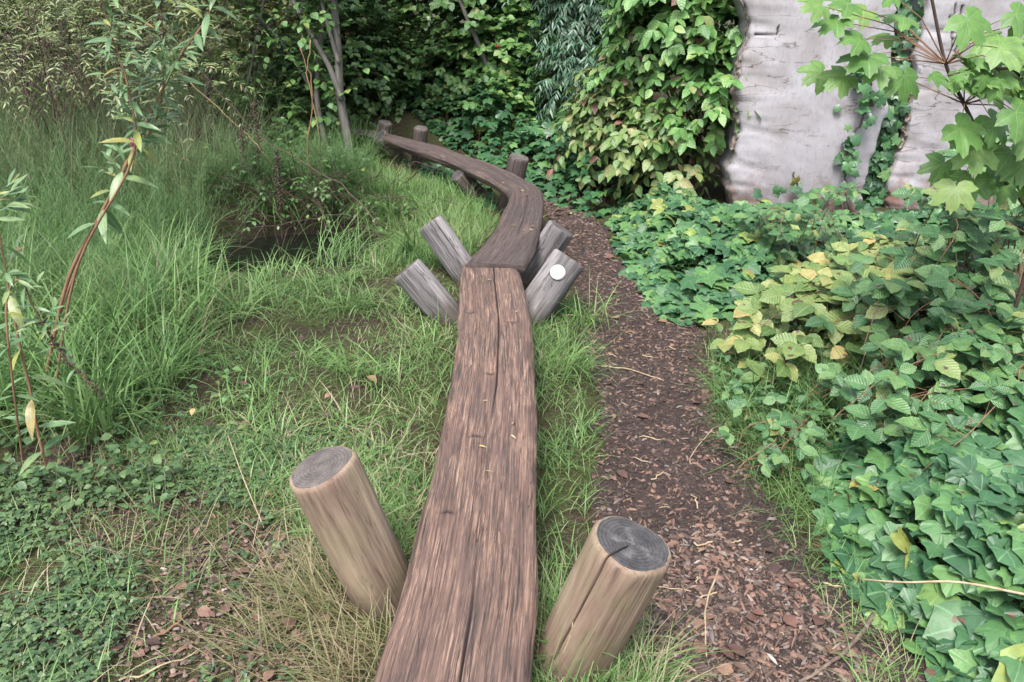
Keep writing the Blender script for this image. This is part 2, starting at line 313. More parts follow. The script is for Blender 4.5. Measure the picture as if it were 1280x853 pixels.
def beam(name, label, Lp, Rp, zt, thick, mat, crack=1.0, n=300, curve=False, seed=0, marks=()):
    L = np.array([px(a, b_, zt)[:2] for a, b_ in Lp]); Rr = np.array([px(a, b_, zt)[:2] for a, b_ in Rp])
    def rs(P):
        P3 = spline(np.c_[P, np.zeros(len(P))], 400)[:, :2]; d = np.r_[0, np.cumsum(np.linalg.norm(np.diff(P3, axis=0), axis=1))]
        t = np.linspace(0, d[-1], n); return np.stack([np.interp(t, d, P3[:, 0]), np.interp(t, d, P3[:, 1])], -1)
    L = rs(L); Rr = rs(Rr); BEAM_POLY.append(np.vstack([L, Rr[::-1]]))
    mid = (L + Rr) / 2; v = np.r_[0, np.cumsum(np.linalg.norm(np.diff(mid, axis=0), axis=1))]
    s = np.linspace(-1, 1, 161); rr = np.random.default_rng(seed + 5)
    grain = np.convolve(rr.normal(0, 1, 161 + 8), np.ones(3) / 3, 'same')[4:-4]
    S, Vv = np.meshgrid(s, v); W = np.linalg.norm(Rr - L, axis=1)[:, None]
    edge = (1 - np.abs(S)) * W / 2
    z = zt - 0.016 * np.clip(1 - edge / 0.018, 0, 1) ** 2 + 0.0011 * grain[None] * (0.6 + 0.4 * vnoise(S * 3, Vv * 1.1 + seed)) + 0.0028 * vnoise(S * 5 + seed, Vv * 2.2) + 0.0012 * vnoise(S * 40, Vv * 7)
    cpos = 0.10 + 0.09 * vnoise(Vv * 0.9 + seed, Vv * 0 + 3) + 0.03 * vnoise(Vv * 5, Vv * 0 + 8)
    cm = crack * sstep(-0.25, 0.25, vnoise(Vv * 0.8 + seed + 1, Vv * 0 + 21) + 0.25)
    ck = cm * np.exp(-((S - cpos) * W / 2 / 0.0026) ** 2); z -= 0.012 * ck
    for (mx, my) in marks:
        mp = px(mx, my, zt); i_ = np.argmin(np.abs(mid[:, 1] - mp[1])); so_ = (mp[0] - mid[i_, 0]) / (W[i_, 0] / 2); mk = np.exp(-((S - so_) * W / 2 / .022) ** 2 - ((Vv - v[i_] - .004 * np.sin(S * 20)) / .008) ** 2); z -= .006 * mk; ck = np.maximum(ck, mk * .8)
    top = np.concatenate([L[:, None] + (Rr - L)[:, None] * ((s + 1) / 2)[None, :, None], z[..., None]], -1)
    lat = nrm(Rr - L); k = 9
    tz = np.linspace(0.06, 1, k)
    und = thick * (1 + 0.12 * vnoise(v * 2, v * 0 + seed))
    def side(E, sign, z0):
        out = np.zeros((n, k, 3)); 
        wob = 0.008 * vnoise(np.repeat(v[:, None] * 4, k, 1), np.repeat(tz[None] * 3 + sign * 7, n, 0))
        out[..., :2] = E[:, None] + sign * lat[:, None] * (0.004 - 0.03 * tz[None] ** 2 + wob)[..., None]; out[..., 2] = z0[:, None] - und[:, None] * tz[None]
        return out
    rs_, ls_ = side(Rr, 1, z[:, -1]), side(L, -1, z[:, 0])[:, ::-1]
    rings = np.concatenate([top, rs_, ls_], 1)
    uv = np.zeros(rings.shape); uv[..., 1] = v[:, None] + seed * 3.1
    uv[:, :161, 0] = S * W / 2; uv[:, 161:161 + k, 0] = W / 2 + tz[None] * thick; uv[:, 161 + k:, 0] = -W / 2 - tz[None, ::-1] * thick
    dirt = np.zeros(rings.shape[:2]); dirt[:, :161] = np.clip(ck * 1.1, 0, 1)
    b = Buf(); loft(b, rings[:, ::-1], {'uvw': uv[:, ::-1], 'dirt': dirt[:, ::-1]})
    return tag(obj(name, b, mat), label, 'plank', 'planks of the low walkway')
b1L = [(395, 1150), (470, 853), (500, 750), (516, 690), (538, 600), (550, 545), (561, 500), (570, 450), (574, 400), (575, 370), (577, 345), (578, 330)]
b1R = [(640, 1150), (660, 853), (669, 750), (670, 690), (669, 600), (668, 545), (667, 500), (665, 450), (664, 405), (660, 378), (652, 350), (645, 331)]
b2L = [(582, 328), (604, 304), (622, 281), (632, 258), (636, 246), (634, 238), (625, 231.5), (604, 219), (584, 210), (561, 199.5), (528, 187), (496, 176.5), (473, 169)]
b2R = [(655, 330), (665, 313), (674, 284), (679.5, 256), (678, 243), (676, 236), (670, 231), (658, 225), (640, 215), (614, 204), (587, 195.5), (555, 184), (522, 176), (484, 166)]
b3L = [(474, 169.8), (460, 166.5), (445, 164), (425, 162)]; b3R = [(484, 166.4), (468, 163), (450, 160), (430, 158)]
beam('walkway_plank', 'long worn reddish-brown plank with a crack down its middle, between two short upright posts', b1L, b1R, 0.25, 0.085, M_PLANK1, 1.0, 560, seed=0, marks=((588, 391), (641, 402), (613, 466), (596, 545), (560, 640)))
beam('walkway_plank', 'curved dark grey-brown plank bending past the post with the white disc', b2L, b2R, 0.275, 0.064, M_PLANK2, 0.35, 320, seed=2)
beam('walkway_plank', 'short dark end of plank vanishing behind the thin grey sapling trunks', b3L, b3R, 0.272, 0.06, M_PLANK3, 0.2, 60, seed=4)

# ------------------------------------------------------------------ posts
def postmat(name, a, b_, c_, sc=1.0, moss=0.0, st=.85):
    g = NG(name); o = g.objc()
    s1 = g.noise(g.mapping(o, (60 * sc, 60 * sc, 4)), 1.0, 4, 0.65, 0.5); s2 = g.noise(g.mapping(o, (14, 14, 2.2)), 1.0, 4, 0.6, 0.4); s3 = g.noise(g.mapping(o, (120, 120, 9)), 1.0, 2, 0.6)
    c = g.ramp(s2, [(0.3, a), (0.52, b_), (0.75, c_)])
    c = g.mix(g.math('MULTIPLY', g.ramp(s1, [(0.34, 1.0), (0.48, 0.0)]), st), c, tuple(x * 0.45 for x in a))
    c = g.mix(g.math('MULTIPLY', g.lines(o, (26, 26, 1.6), .009), st), c, tuple(x * .3 for x in a))
    if moss: c = g.mix(g.math('MULTIPLY', g.ramp(g.noise(o, 9, 4), [(0.45, 0.0), (0.7, 1.0)]), moss), c, (0.16, 0.17, 0.07))
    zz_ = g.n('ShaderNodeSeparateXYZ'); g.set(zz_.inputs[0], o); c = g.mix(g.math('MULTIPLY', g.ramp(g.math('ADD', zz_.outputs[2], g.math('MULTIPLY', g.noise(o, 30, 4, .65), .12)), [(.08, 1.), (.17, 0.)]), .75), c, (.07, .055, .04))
    c = g.mix(g.attr('dirt').outputs['Fac'], c, (0.012, 0.01, 0.009))
    return g.finish(c, 0.8, g.bump(g.math('ADD', s1, s3), 0.6, 0.004), 0.25)
def endmat(name, a, b_):
    g = NG(name); o = g.objc()
    w_ = g.n('ShaderNodeTexWave', wave_type='RINGS', rings_direction='Z', i_Scale=34.0, i_Distortion=1.5, i_Detail=2.0); g.set(w_.inputs['Vector'], g.mapping(o, (1, 1, 0)))
    n_ = g.noise(o, 22, 4); c = g.ramp(n_, [(0.35, a), (0.7, b_)]); c = g.mix(0.22, c, g.ramp(w_.outputs[0], [(0.2, tuple(x * 0.5 for x in a)), (0.8, b_)]))
    c = g.mix(g.math('MULTIPLY', g.attr('pale').outputs['Fac'], g.ramp(g.noise(o, 45, 4, .7), [(.35, 0.), (.6, 1.)])), c, (0.33, 0.31, 0.29)); c = g.mix(g.math('MULTIPLY', g.ramp(g.noise(o, 130, 3, .7), [(.5, 0.), (.7, 1.)]), .5), c, tuple(x * .5 for x in a)); c = g.mix(g.attr('dirt').outputs['Fac'], c, (0.012, 0.01, 0.009))
    return g.finish(c, 0.85, g.bump(n_, 0.5, 0.004), 0.2)
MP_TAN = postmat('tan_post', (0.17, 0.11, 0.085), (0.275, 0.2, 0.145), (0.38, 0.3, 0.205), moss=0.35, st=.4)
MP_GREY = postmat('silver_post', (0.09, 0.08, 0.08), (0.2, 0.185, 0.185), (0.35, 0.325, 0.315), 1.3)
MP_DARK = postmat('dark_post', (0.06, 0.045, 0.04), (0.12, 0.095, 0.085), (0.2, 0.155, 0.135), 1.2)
ME_TAN = endmat('post_end', (0.085, 0.074, 0.07), (0.19, 0.165, 0.15)); ME_DARK = endmat('dark_post_end', (0.04, 0.04, 0.042), (0.11, 0.105, 0.105))
g = NG('white_disc'); M_DISC = g.finish(g.ramp(g.noise(g.objc(), 60, 3), [(0.3, (0.68, 0.67, 0.6)), (0.6, (0.82, 0.81, 0.75))]), 0.5)
POSTS = []
def post(label, base, top, zt, r, mat, emat, crack=None, star=False, disc=None, basez=None, seed=0, skew=0.0):
    rg = np.random.default_rng(100 + seed)
    B = px(*base, 0.0); B[2] = H(B[0], B[1]); T = px(*top, zt); ax = T - B; Ln = np.linalg.norm(ax); ax /= Ln
    q = Vector(ax).to_track_quat('Z', 'Y').to_matrix().to_4x4(); q.translation = Vector(B)
    root = thing('wooden_post', label, 'post', B); root.matrix_basis = q
    if crack is not None:
        fl = q.to_3x3().inverted() @ Vector(crack); crack = math.atan2(fl.y, fl.x)
    K, n = 240, 40; th = np.linspace(0, 2 * np.pi, K, endpoint=False); zz = np.r_[np.linspace(-0.3, Ln - 0.012, n), Ln - 0.006, Ln - 0.002, Ln]
    TH, ZZ = np.meshgrid(th, zz)
    wob = 0.035 * np.cos(TH * 2 + seed + ZZ) + 0.025 * np.cos(TH * 3 + seed * 2 - ZZ * 2) + 0.035 * vnoise(np.cos(TH) * 2 + seed, ZZ * 5 + np.sin(TH) * 2)
    rad = r * (1 + wob + 0.05 * (Ln - ZZ) * 0.5) + 0.0015 * vnoise(TH * 9.55, ZZ * 3 + seed)
    cham = np.zeros_like(ZZ); cham[-3] = 0.002; cham[-2] = 0.005; cham[-1] = 0.010; rad -= cham
    dirt = np.zeros_like(ZZ)
    if crack is not None:
        cz = crack + 0.05 * np.sin(ZZ * 6); dd = np.abs((TH - cz + np.pi) % (2 * np.pi) - np.pi); a = sstep(0.02, 0.12, ZZ) * np.exp(-(dd / 0.018) ** 2) * (0.35 + 0.65 * ZZ / Ln)
        rad -= 0.03 * a; dirt = np.clip(a * 1.7, 0, 1)
    tilt = ZZ + skew * rad * np.cos(TH) * sstep(Ln - 0.1, Ln, ZZ)
    V = np.stack([rad * np.cos(TH), rad * np.sin(TH), tilt], -1)
    b = Buf(); m = len(zz); i, j = np.meshgrid(np.arange(m - 1), np.arange(K), indexing='ij'); A = i * K + j; Bq = i * K + (j + 1) % K
    b.add(V.reshape(-1, 3), np.stack([A, Bq, Bq + K, A + K], -1).reshape(-1, 4), dirt=dirt.ravel())
    obj('shaft', b, mat, root)
    # end grain disc: rings inside the rim
    fr = np.linspace(1, 0, 12)[:-1]; ring = V[-1]; RV = []; pal = []; drt = []
    for f in fr:
        RR = ring.copy(); RR[:, :2] *= f; RR[:, 2] = Ln + skew * np.linalg.norm(RR[:, :2], axis=1) * np.cos(th) + 0.003 * (1 - f) + 0.0012 * vnoise(RR[:, 0] * 90, RR[:, 1] * 90) * (f < 0.99)
        RV.append(RR); pp = np.zeros(K)
        if star:
            for a0, ww in ((0.4, 0.32), (1.75, 0.25), (3.0, 0.3), (4.4, 0.35)):
                dd = np.abs((th - a0 + np.pi) % (2 * np.pi) - np.pi); pp = np.maximum(pp, np.exp(-(dd / ww) ** 2) * sstep(0.72, 0.45, f))
        pal.append(pp * 0.6 * (.6 + .4 * np.sin(th * 5 + f * 9))); de = np.zeros(K)
        if crack is not None:
            dd = np.abs((th - crack - 0.05 * np.sin(Ln * 6) + np.pi) % (2 * np.pi) - np.pi); de = np.exp(-(dd * f / 0.02) ** 2) * (f > 0.25) * np.where(dd < 1, 1, 0); RR[:, 2] -= 0.01 * de
        drt.append(np.clip(de * 1.2, 0, 1))
    RV = np.array(RV); m = len(fr); i, j = np.meshgrid(np.arange(m - 1), np.arange(K), indexing='ij'); A = i * K + j; Bq = i * K + (j + 1) % K
    b = Buf(); jj = np.arange(K); c = m * K
    b.add(np.vstack([RV.reshape(-1, 3), [[0, 0, Ln + 0.003]]]), [np.stack([A, Bq, Bq + K, A + K], -1).reshape(-1, 4), np.stack([np.full(K, c), (m - 1) * K + jj, (m - 1) * K + (jj + 1) % K], -1)], pale=np.r_[np.array(pal).ravel(), 0.5 if star else 0], dirt=np.r_[np.array(drt).ravel(), 0])
    obj('end_grain', b, emat, root)
    if disc:
        # white round waymarker, bent slightly round the shaft, facing up and towards the path user
        z0, rd, facing = disc; inv = q.to_3x3().inverted(); fl = inv @ Vector(facing); a0 = math.atan2(fl.y, fl.x)
        ts = np.linspace(0, 2 * np.pi, 40, endpoint=False); rows = []
        for f, lift in ((1, 0.001), (1, 0.004), (0.6, 0.0045), (0.2, 0.0045)):
            an = a0 + rd * f * np.cos(ts) / r; z_ = z0 + rd * f * np.sin(ts); rr_ = r * 1.045 + lift
            rows.append(np.stack([rr_ * np.cos(an), rr_ * np.sin(an), z_], -1))
        rows = np.array(rows); b = Buf(); i, j = np.meshgrid(np.arange(3), np.arange(40), indexing='ij'); A = i * 40 + j; Bq = i * 40 + (j + 1) % 40; jj = np.arange(40)
        b.add(np.vstack([rows.reshape(-1, 3), rows[-1].mean(0)]), [np.stack([A, Bq, Bq + 40, A + 40], -1).reshape(-1, 4), np.stack([np.full(40, 160), 120 + jj, 120 + (jj + 1) % 40], -1)])
        d = obj('disc', b, M_DISC, root); d['label'] = 'plain white round disc fixed to the post'
    POSTS.append((B[:2], r)); return root
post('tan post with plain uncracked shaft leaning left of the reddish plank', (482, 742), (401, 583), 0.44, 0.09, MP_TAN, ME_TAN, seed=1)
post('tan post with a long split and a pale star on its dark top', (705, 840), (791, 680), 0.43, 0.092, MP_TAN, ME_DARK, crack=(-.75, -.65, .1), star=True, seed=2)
post('silver-grey leaning post standing in grass, cut end towards the ditch, lower of its pair', (562, 398), (508, 336), 0.25, 0.078, MP_GREY, ME_TAN, seed=3)
post('pale silver cracked post leaning over grass at the plank joint', (590, 352), (537, 279), 0.31, 0.078, MP_GREY, ME_TAN, crack=(.3, -.8, .5), seed=4)
post('silver-grey post with a white round disc leaning over the path', (658, 400), (713, 323), 0.29, 0.085, MP_GREY, ME_TAN, disc=(0.29, 0.036, (0.05, -0.75, 0.65)), seed=5)
post('silver-grey post without disc, behind the one with the white disc', (660, 345), (702, 285), 0.275, 0.083, MP_GREY, ME_TAN, seed=6)
post('dark low post beside the outer bend of the curved plank', (600, 248), (572, 217), 0.205, 0.07, MP_DARK, ME_DARK, seed=7)
post('grey-brown post standing up from ivy beside the curved plank', (634, 258), (649, 196), 0.375, 0.07, MP_DARK, ME_TAN, seed=8)
post('dark post leaning against the far end of the curved plank', (502, 205), (474, 170), 0.27, 0.07, MP_DARK, ME_DARK, seed=9)
post('thin brown post rising behind the far end of the curved plank', (476, 203), (482, 153), 0.36, 0.062, MP_DARK, ME_TAN, seed=10)
post('small stubby post half hidden in ivy at the foot of the hedge', (523, 212), (526, 160), 0.365, 0.062, MP_DARK, ME_TAN, seed=11)

# ------------------------------------------------------------------ standing timber slabs
def slabmat():
    g = NG('bleached_timber'); o = g.objc()
    n1 = g.noise(g.mapping(o, (2.2, 2.2, 3.5)), 1.0, 5, 0.55, 1.0); n2 = g.noise(g.mapping(o, (9, 9, 42)), 1.0, 6, 0.72, 0.9); n3 = g.noise(o, 3, 5, .65); n4 = g.noise(g.mapping(o, (70, 70, 24)), 1.0, 5, 0.7)
    c = g.ramp(n1, [(0.3, (0.29, 0.27, 0.28)), (0.5, (0.39, 0.375, 0.395)), (0.7, (0.47, 0.46, 0.485))])
    c = g.mix(g.ramp(n3, [(0.45, 0.0), (0.7, 0.55)]), c, (0.22, 0.185, 0.16))
    c = g.mix(g.math('MULTIPLY', g.ramp(n2, [(0.28, 1.0), (0.36, 0.0)]), 0.35), c, (0.16, 0.14, 0.135))
    c = g.mix(g.math('MULTIPLY', g.ramp(n4, [(.52, 0.), (.7, 1.)]), .35), c, (.14, .12, .12)); c = g.mix(g.math('MULTIPLY', g.math('MULTIPLY', g.lines(o, (2.2, 2.2, 11), .012), g.ramp(n3, [(.45, 0.), (.6, 1.)])), .8), c, (.09, .07, .065)); sz_ = g.n('ShaderNodeSeparateXYZ'); g.set(sz_.inputs[0], o); c = g.mix(g.math('MULTIPLY', g.ramp(g.math('ADD', sz_.outputs[2], g.math('MULTIPLY', g.noise(o, 7, 5, .65), .9)), [(.5, 1.), (.75, 0.)]), .8), c, (.2, .085, .045)); c = g.mix(g.attr('dirt').outputs['Fac'], c, (0.05, 0.035, 0.03))
    return g.finish(c, 0.8, g.bump(n4, 0.3, 0.006), 0.25)
M_SLAB = slabmat(); M_RIM = barkmat('torn_bark', (0.13, 0.1, 0.085), (0.34, 0.28, 0.24), 1.5)
def slab(label, Lpx, Rpx, Y, thick, cracks, seed, rim=True, skewY=0.0):
    L = np.array([pxY(a, b_, Y) for a, b_ in Lpx]); Rr = np.array([pxY(a, b_, Y) for a, b_ in Rpx])
    zb = -0.05; zt = 2.25; n = 230; zz = np.linspace(zb, zt, n)
    def ed(P):
        o_ = np.argsort(P[:, 2]); return np.interp(zz, P[o_, 2], P[o_, 0])
    lx, rx = ed(L), ed(Rr); k = 180; s = np.linspace(0, 1, k)
    X = lx[:, None] + (rx - lx)[:, None] * s; Z = np.repeat(zz[:, None], k, 1)
    X = X + 0.012 * vnoise(Z * 22 + seed, Z * 0 + 5) * (1 - s) ** 6 + (.02 * vnoise(Z * 9 + seed, Z * 0 + 15) + .01 * vnoise(Z * 28, Z * 0 + 9)) * s ** 6
    e = np.minimum(s * (rx - lx)[:, None], (1 - s) * (rx - lx)[:, None])
    y = Y + skewY * (X - lx.mean()) - 0.05 * np.sqrt(np.clip(1 - (1 - np.clip(e / 0.25, 0, 1)) ** 2, 0, 1)) + 0.016 * vnoise(X * 2.2 + seed, Z * 1.6) + sstep(.4, .0, s) * (0.005 * vnoise(X * 9, Z * 26) + 0.005 * vnoise(X * 4, Z * 11 + seed)) + .0012 * vnoise(X * 30, Z * 9)
    fold = sstep(0.55, 0.0, s) * np.clip(vnoise(Z * 0 + 4 + seed, Z * 13 + 0.6 * X * 5), 0, 1); y += 0.01 * fold
    dirt = np.zeros_like(X)
    for (cx, cy, ln, dx) in cracks:
        c0 = pxY(cx, cy, Y); c1 = pxY(cx + dx, cy + ln, Y); ab = np.array([c1[0] - c0[0], c1[2] - c0[2]]); tt = np.clip(((X - c0[0]) * ab[0] + (Z - c0[2]) * ab[1]) / (ab @ ab), 0, 1)
        d = np.hypot(X - c0[0] - tt * ab[0] + 0.006 * vnoise(Z * 60, Z * 0), Z - c0[2] - tt * ab[1]); a = np.exp(-(d / 0.005) ** 2); y += 0.02 * a; dirt = np.maximum(dirt, a)
    front = np.stack([X, y, Z], -1); back = front[:, ::-1].copy(); back[..., 1] = (Y + skewY * (back[..., 0] - lx.mean())) + thick
    rings = np.concatenate([front, back], 1); dr = np.concatenate([dirt, dirt * 0], 1)
    base = np.array([(lx[0] + rx[0]) / 2, Y + thick / 2, 0.0]); root = thing('timber_slab', label, 'wood slab', base)
    b = Buf(); loft(b, rings - base, {'dirt': dr}); obj('timber', b, M_SLAB, root)
    if rim:
        P = np.stack([lx + 0.012 * vnoise(zz * 22 + seed, zz * 0 + 5), Y + skewY * (lx - lx.mean()) + 0.06 + 0 * zz, zz], -1); K = 14; th_ = np.linspace(0, 2 * np.pi, K, endpoint=False)
        ZZ, TT = np.meshgrid(zz, th_, indexing='ij'); rad = 0.02 + 0.012 * vnoise(ZZ * 34, TT * 1.5) + 0.014 * vnoise(ZZ * 90, TT * 3); rad = rad * (0.35 + 0.65 * sstep(-0.4, 0.4, vnoise(ZZ * 3.5 + seed, ZZ * 0 + 2)))
        rg_ = np.stack([P[:, 0][:, None] + rad * np.cos(TT), P[:, 1][:, None] + 2.4 * rad * np.sin(TT), ZZ], -1)
        b = Buf(); loft(b, rg_ - base); r_ = obj('bark_edge', b, M_RIM, root)
    return root
slab('broad bleached grey timber slab with torn wavy edge standing in ivy beside the dogwood', [(934, -60), (932, 0), (939, 28), (934, 55), (926, 85), (921, 120), (922, 150), (925, 165), (919, 190), (911, 218), (912, 240), (930, 300), (935, 340)],
     [(1120, -60), (1114, 0), (1110, 60), (1106, 110), (1098, 160), (1084, 210), (1072, 260), (1066, 340)], 5.35, 0.3, [(943, 43, 1, 22), (968, 43, -10, 3)], 3, skewY=-0.05)
slab('bleached timber slab with dark vertical cracks behind the maple sapling', [(1166, -60), (1160, 0), (1153, 45), (1144, 75), (1145, 110), (1137, 150), (1132, 180), (1114, 215), (1110, 240), (1106, 340)],
     [(1420, -60), (1400, 0), (1390, 100), (1385, 200), (1380, 340)], 5.4, 0.3, [(1192, 5, 55, -5), (1200, 8, 62, -8), (1186, 20, 30, 3)], 17, skewY=0.08)

# ------------------------------------------------------------------ leaf shapes (base at origin, length 1 along +Y, face up +Z)
def t_ovate(W, fold=0.25, curl=0.15, n=4, asym=0.0, fat=0.85, saw=0.0):
    t = np.linspace(0, 1, n + 1); sh = W * np.sin(np.pi * t ** fat) ** 0.9; sh = sh + saw * W * 2 * np.where(np.arange(n + 1) % 2, 1, -.6); mid = np.stack([asym * t * t, t, -curl * t * t], -1); m = n - 1
    V = [mid]; 
    for sg in (-1, 1):
        e = mid[1:-1].copy(); e[:, 0] += sg * sh[1:-1]; e[:, 2] += fold * sh[1:-1]; V.append(e)
    V = np.vstack(V); tri, quad = [], []
    for sg, o_ in ((-1, n + 1), (1, n + 1 + m)):
        f = (lambda q: q[::-1]) if sg == -1 else (lambda q: q)
        tri.append(f([0, o_, 1])); tri.append(f([n - 1, o_ + m - 1, n]))
        for i in range(1, n - 1): quad.append(f([i, o_ + i - 1, o_ + i, i + 1]))
    vein = np.r_[np.ones(n + 1), np.zeros(2 * m)]
    return V, [np.array(tri)] + ([np.array(quad)] if quad else []), vein
def t_fan(angs, rads, tips, droop=0.22, cup=0.1, ring=False):
    a = np.radians(angs); r = np.array(rads, float); V = np.stack([r * np.sin(a), r * np.cos(a), -droop * r ** 2], -1); v = np.array(tips, float)
    V[:, 2] += cup * r * (1 - v); n = len(a); i = np.arange(n)
    if ring:   # inner ring so that the blade bends softly instead of folding
        q = V * [.55, .55, 0]; rq = .55 * r; q[:, 2] = -droop * rq ** 2 * .7 + cup * (1 - v) * rq * 1.25; j = (i + 1) % n
        return np.vstack([[0, 0, 0], q, V]), [np.stack([0 * i, 1 + j, 1 + i], -1), np.stack([1 + i, 1 + j, 1 + n + j, 1 + n + i], -1)], np.r_[1, v, v]
    V = np.vstack([[0, 0, 0], V])
    return V, [np.stack([np.zeros(n, int), 1 + (i + 1) % n, 1 + i], -1)], np.r_[1, v]
def sym(half):   # half outline from angle 0 to 180 -> full loop
    h = list(half); l = [(-a, r_, t_) for a, r_, t_ in h[::-1] if 0 < a < 180]; return h + l
def fan(half, smooth=False, **k):
    if smooth:
        A = np.array(half, float); Q = spline(np.c_[A[:, 1] * np.sin(np.radians(A[:, 0])), A[:, 1] * np.cos(np.radians(A[:, 0])), 0 * A[:, 0]], 2 * len(A) - 1); an = np.degrees(np.arctan2(np.abs(Q[:, 0]), Q[:, 1])); an[0] = 0; an[-1] = 180
        vv = np.zeros(len(Q)); vv[::2] = np.where(A[:, 2] >= .99, 1, A[:, 2] * .5); vv[-1] = .6
        half = [(a, r_, t_) for a, r_, t_ in zip(an, np.hypot(Q[:, 0], Q[:, 1]), vv)]
    f = sym(half); return t_fan([q[0] for q in f], [q[1] for q in f], [q[2] for q in f], **k)
T_IVY = [fan([(0, 1.0, 1), (17, .8, 0), (33, .62, 0), (48, .78, 0), (57, .84, 1), (70, .74, 0), (92, .56, 0), (113, .64, 0), (126, .66, 1), (146, .56, 0), (170, .26, 0), (180, .05, 0.6)], smooth=True, droop=dr, cup=cu, ring=True) for dr, cu in ((.2, .09), (.3, .05), (.1, .13))]
T_IVY.append(fan([(0, 1.0, 1), (25, .78, 0), (55, .74, 1), (85, .62, 0), (125, .62, 1), (155, .5, 0), (180, .1, .6)], droop=.28, cup=.1, ring=True))
T_IVYLO = [fan([(0, 1.0, 1), (32, .66, 0), (58, .84, 1), (92, .62, 0), (128, .66, 1), (160, .5, 0), (180, .08, 0.5)], droop=dr, cup=.15) for dr in (.2, .35)]
T_MAPLE = [fan([(0, 1.0, 1), (6, .84, .5), (13, .88, .5), (18, .7, .2), (26, .6, 0), (32, .72, .2), (36, .88, .5), (45, .99, 1), (54, .85, .5), (61, .87, .5), (67, .66, .2), (78, .53, 0), (90, .68, .5), (100, .8, 1), (112, .64, .4), (124, .62, .4), (146, .44, 0), (168, .22, 0), (180, .05, .6)], droop=dr, cup=cu, ring=True) for dr, cu in ((.18, .1), (.3, .06))]
T_HAW = [fan([(0, 1.0, 1), (12, .75, .3), (22, .62, 0), (34, .86, 1), (46, .6, .2), (62, .42, 0), (72, .62, 1), (95, .4, .1), (140, .18, 0), (180, .08, .5)], droop=.2, cup=.12)]
T_OV = [t_ovate(.3, .2, .12, 4), t_ovate(.33, .35, .25, 4, .06), t_ovate(.28, .1, .3, 4, -.06)]
T_OVLO = [t_ovate(.32, .25, .15, 3), t_ovate(.3, .1, .3, 3)]
T_ROUND = [t_ovate(.4, .2, .2, 4), t_ovate(.42, .1, .3, 4, .05)]
T_ROUNDLO = [t_ovate(.4, .2, .2, 3), t_ovate(.42, .05, .3, 3)]
T_LANCE = [t_ovate(.12, .4, .2, 5), t_ovate(.13, .2, .45, 5, .08), t_ovate(.11, .3, .1, 5, -.05)]
T_LANCELO = [t_ovate(.1, .3, .3, 3), t_ovate(.11, .2, .15, 3, .05)]
T_BRAM = [t_ovate(.34, .22, .14, 9, 0, .8, .03), t_ovate(.36, .12, .25, 9, .05, .8, .03), t_ovate(.32, .3, .1, 9, -.04, .8, .035)]
def combine(parts):
    V, F, ve, o_ = [], {}, [], 0
    for (tv, tf, tve), ang, s in parts:
        c_, s_ = math.cos(ang), math.sin(ang); M = np.array([[c_, s_, 0], [-s_, c_, 0], [0, 0, 1]]); V.append(tv @ M.T * s)
        for f in tf: F.setdefault(f.shape[1], []).append(f + o_)
        ve.append(tve); o_ += len(tv)
    return np.vstack(V), [np.vstack(x) for x in F.values()], np.concatenate(ve)
cl = t_ovate(.42, .15, .15, 3, 0, .7)
T_CLOVER = [combine([(cl, a + j, 1) for a in (0, 2.1, 4.2)]) for j in (0, .4)]

def merge(buf, tmpl, P, M, S, rnd):
    tv, tf, ve = tmpl; n = len(P)
    if n == 0: return
    V = np.einsum('nij,kj->nki', M, tv) * S[:, None, None] + P[:, None]; k = len(tv); off = (np.arange(n) * k)[:, None, None]
    buf.add(V.reshape(-1, 3), [(f[None] + off).reshape(-1, f.shape[1]) for f in tf], rnd=np.repeat(rnd, k), vein=np.tile(ve, n), luv=np.tile(tv, (n, 1)))
_tmesh = {}
def emit(root, P, M, S, tmpls, mats, nmax=300, name='leaf', seed=0, stuffname='foliage'):
    """the leaves that show largest become parts of their own, the rest one joined part"""
    n = len(P); rg = np.random.default_rng(seed + 11); rnd = rg.uniform(0, 1, n); ti = rg.integers(0, len(tmpls), n)
    base = np.array(root.location); d = P - [0, 0, CAM_H]; dep = d @ FWD; vis = dep > 0.2
    sx = 640 + FPX * d[:, 0] / np.maximum(dep, .2); sy = 426.5 - FPX * (d @ UPV) / np.maximum(dep, .2)
    vis &= (sx > -20) & (sx < 1300) & (sy > -20) & (sy < 873)
    size = FPX * S / np.maximum(dep, .2); cell = np.maximum(6, np.median(size) * 0.5)
    cid = (sx // cell).astype(int) * 4096 + (sy // cell).astype(int); od = np.lexsort((dep, cid)); first = np.zeros(n, bool)
    first[od[np.r_[True, np.diff(cid[od]) != 0]]] = True
    face = np.abs((M[:, :, 2] * nrm(d)).sum(1)); score = np.where(vis, size * (0.35 + face) + first * 1e4, -1)
    pick = np.argsort(-score)[:nmax]; pick = pick[(score[pick] > 0) & (size[pick] > 7)]
    for i in pick:
        key = (id(tmpls[ti[i]][0]), mats[0].name)
        if key not in _tmesh:
            b = Buf(); tv, tf, ve = tmpls[ti[i]]; b.add(tv, tf, vein=ve, luv=tv); me = b.mesh('leaf'); me.materials.append(mats[0]); _tmesh[key] = me
        o_ = bpy.data.objects.new(name, _tmesh[key]); COL.objects.link(o_); o_.parent = root
        m4 = np.eye(4); m4[:3, :3] = M[i] * S[i]; m4[:3, 3] = P[i] - base; o_.matrix_basis = Matrix(m4.tolist())
    rest = np.ones(n, bool); rest[pick] = False
    if rest.sum():
        b = Buf()
        for t in range(len(tmpls)):
            q = rest & (ti == t); merge(b, tmpls[t], P[q] - base, M[q], S[q], rnd[q])
        o_ = obj(stuffname, b, mats[1], root); o_['kind'] = 'stuff'
def rdir(n, rg=rng): return nrm(rg.normal(size=(n, 3)))

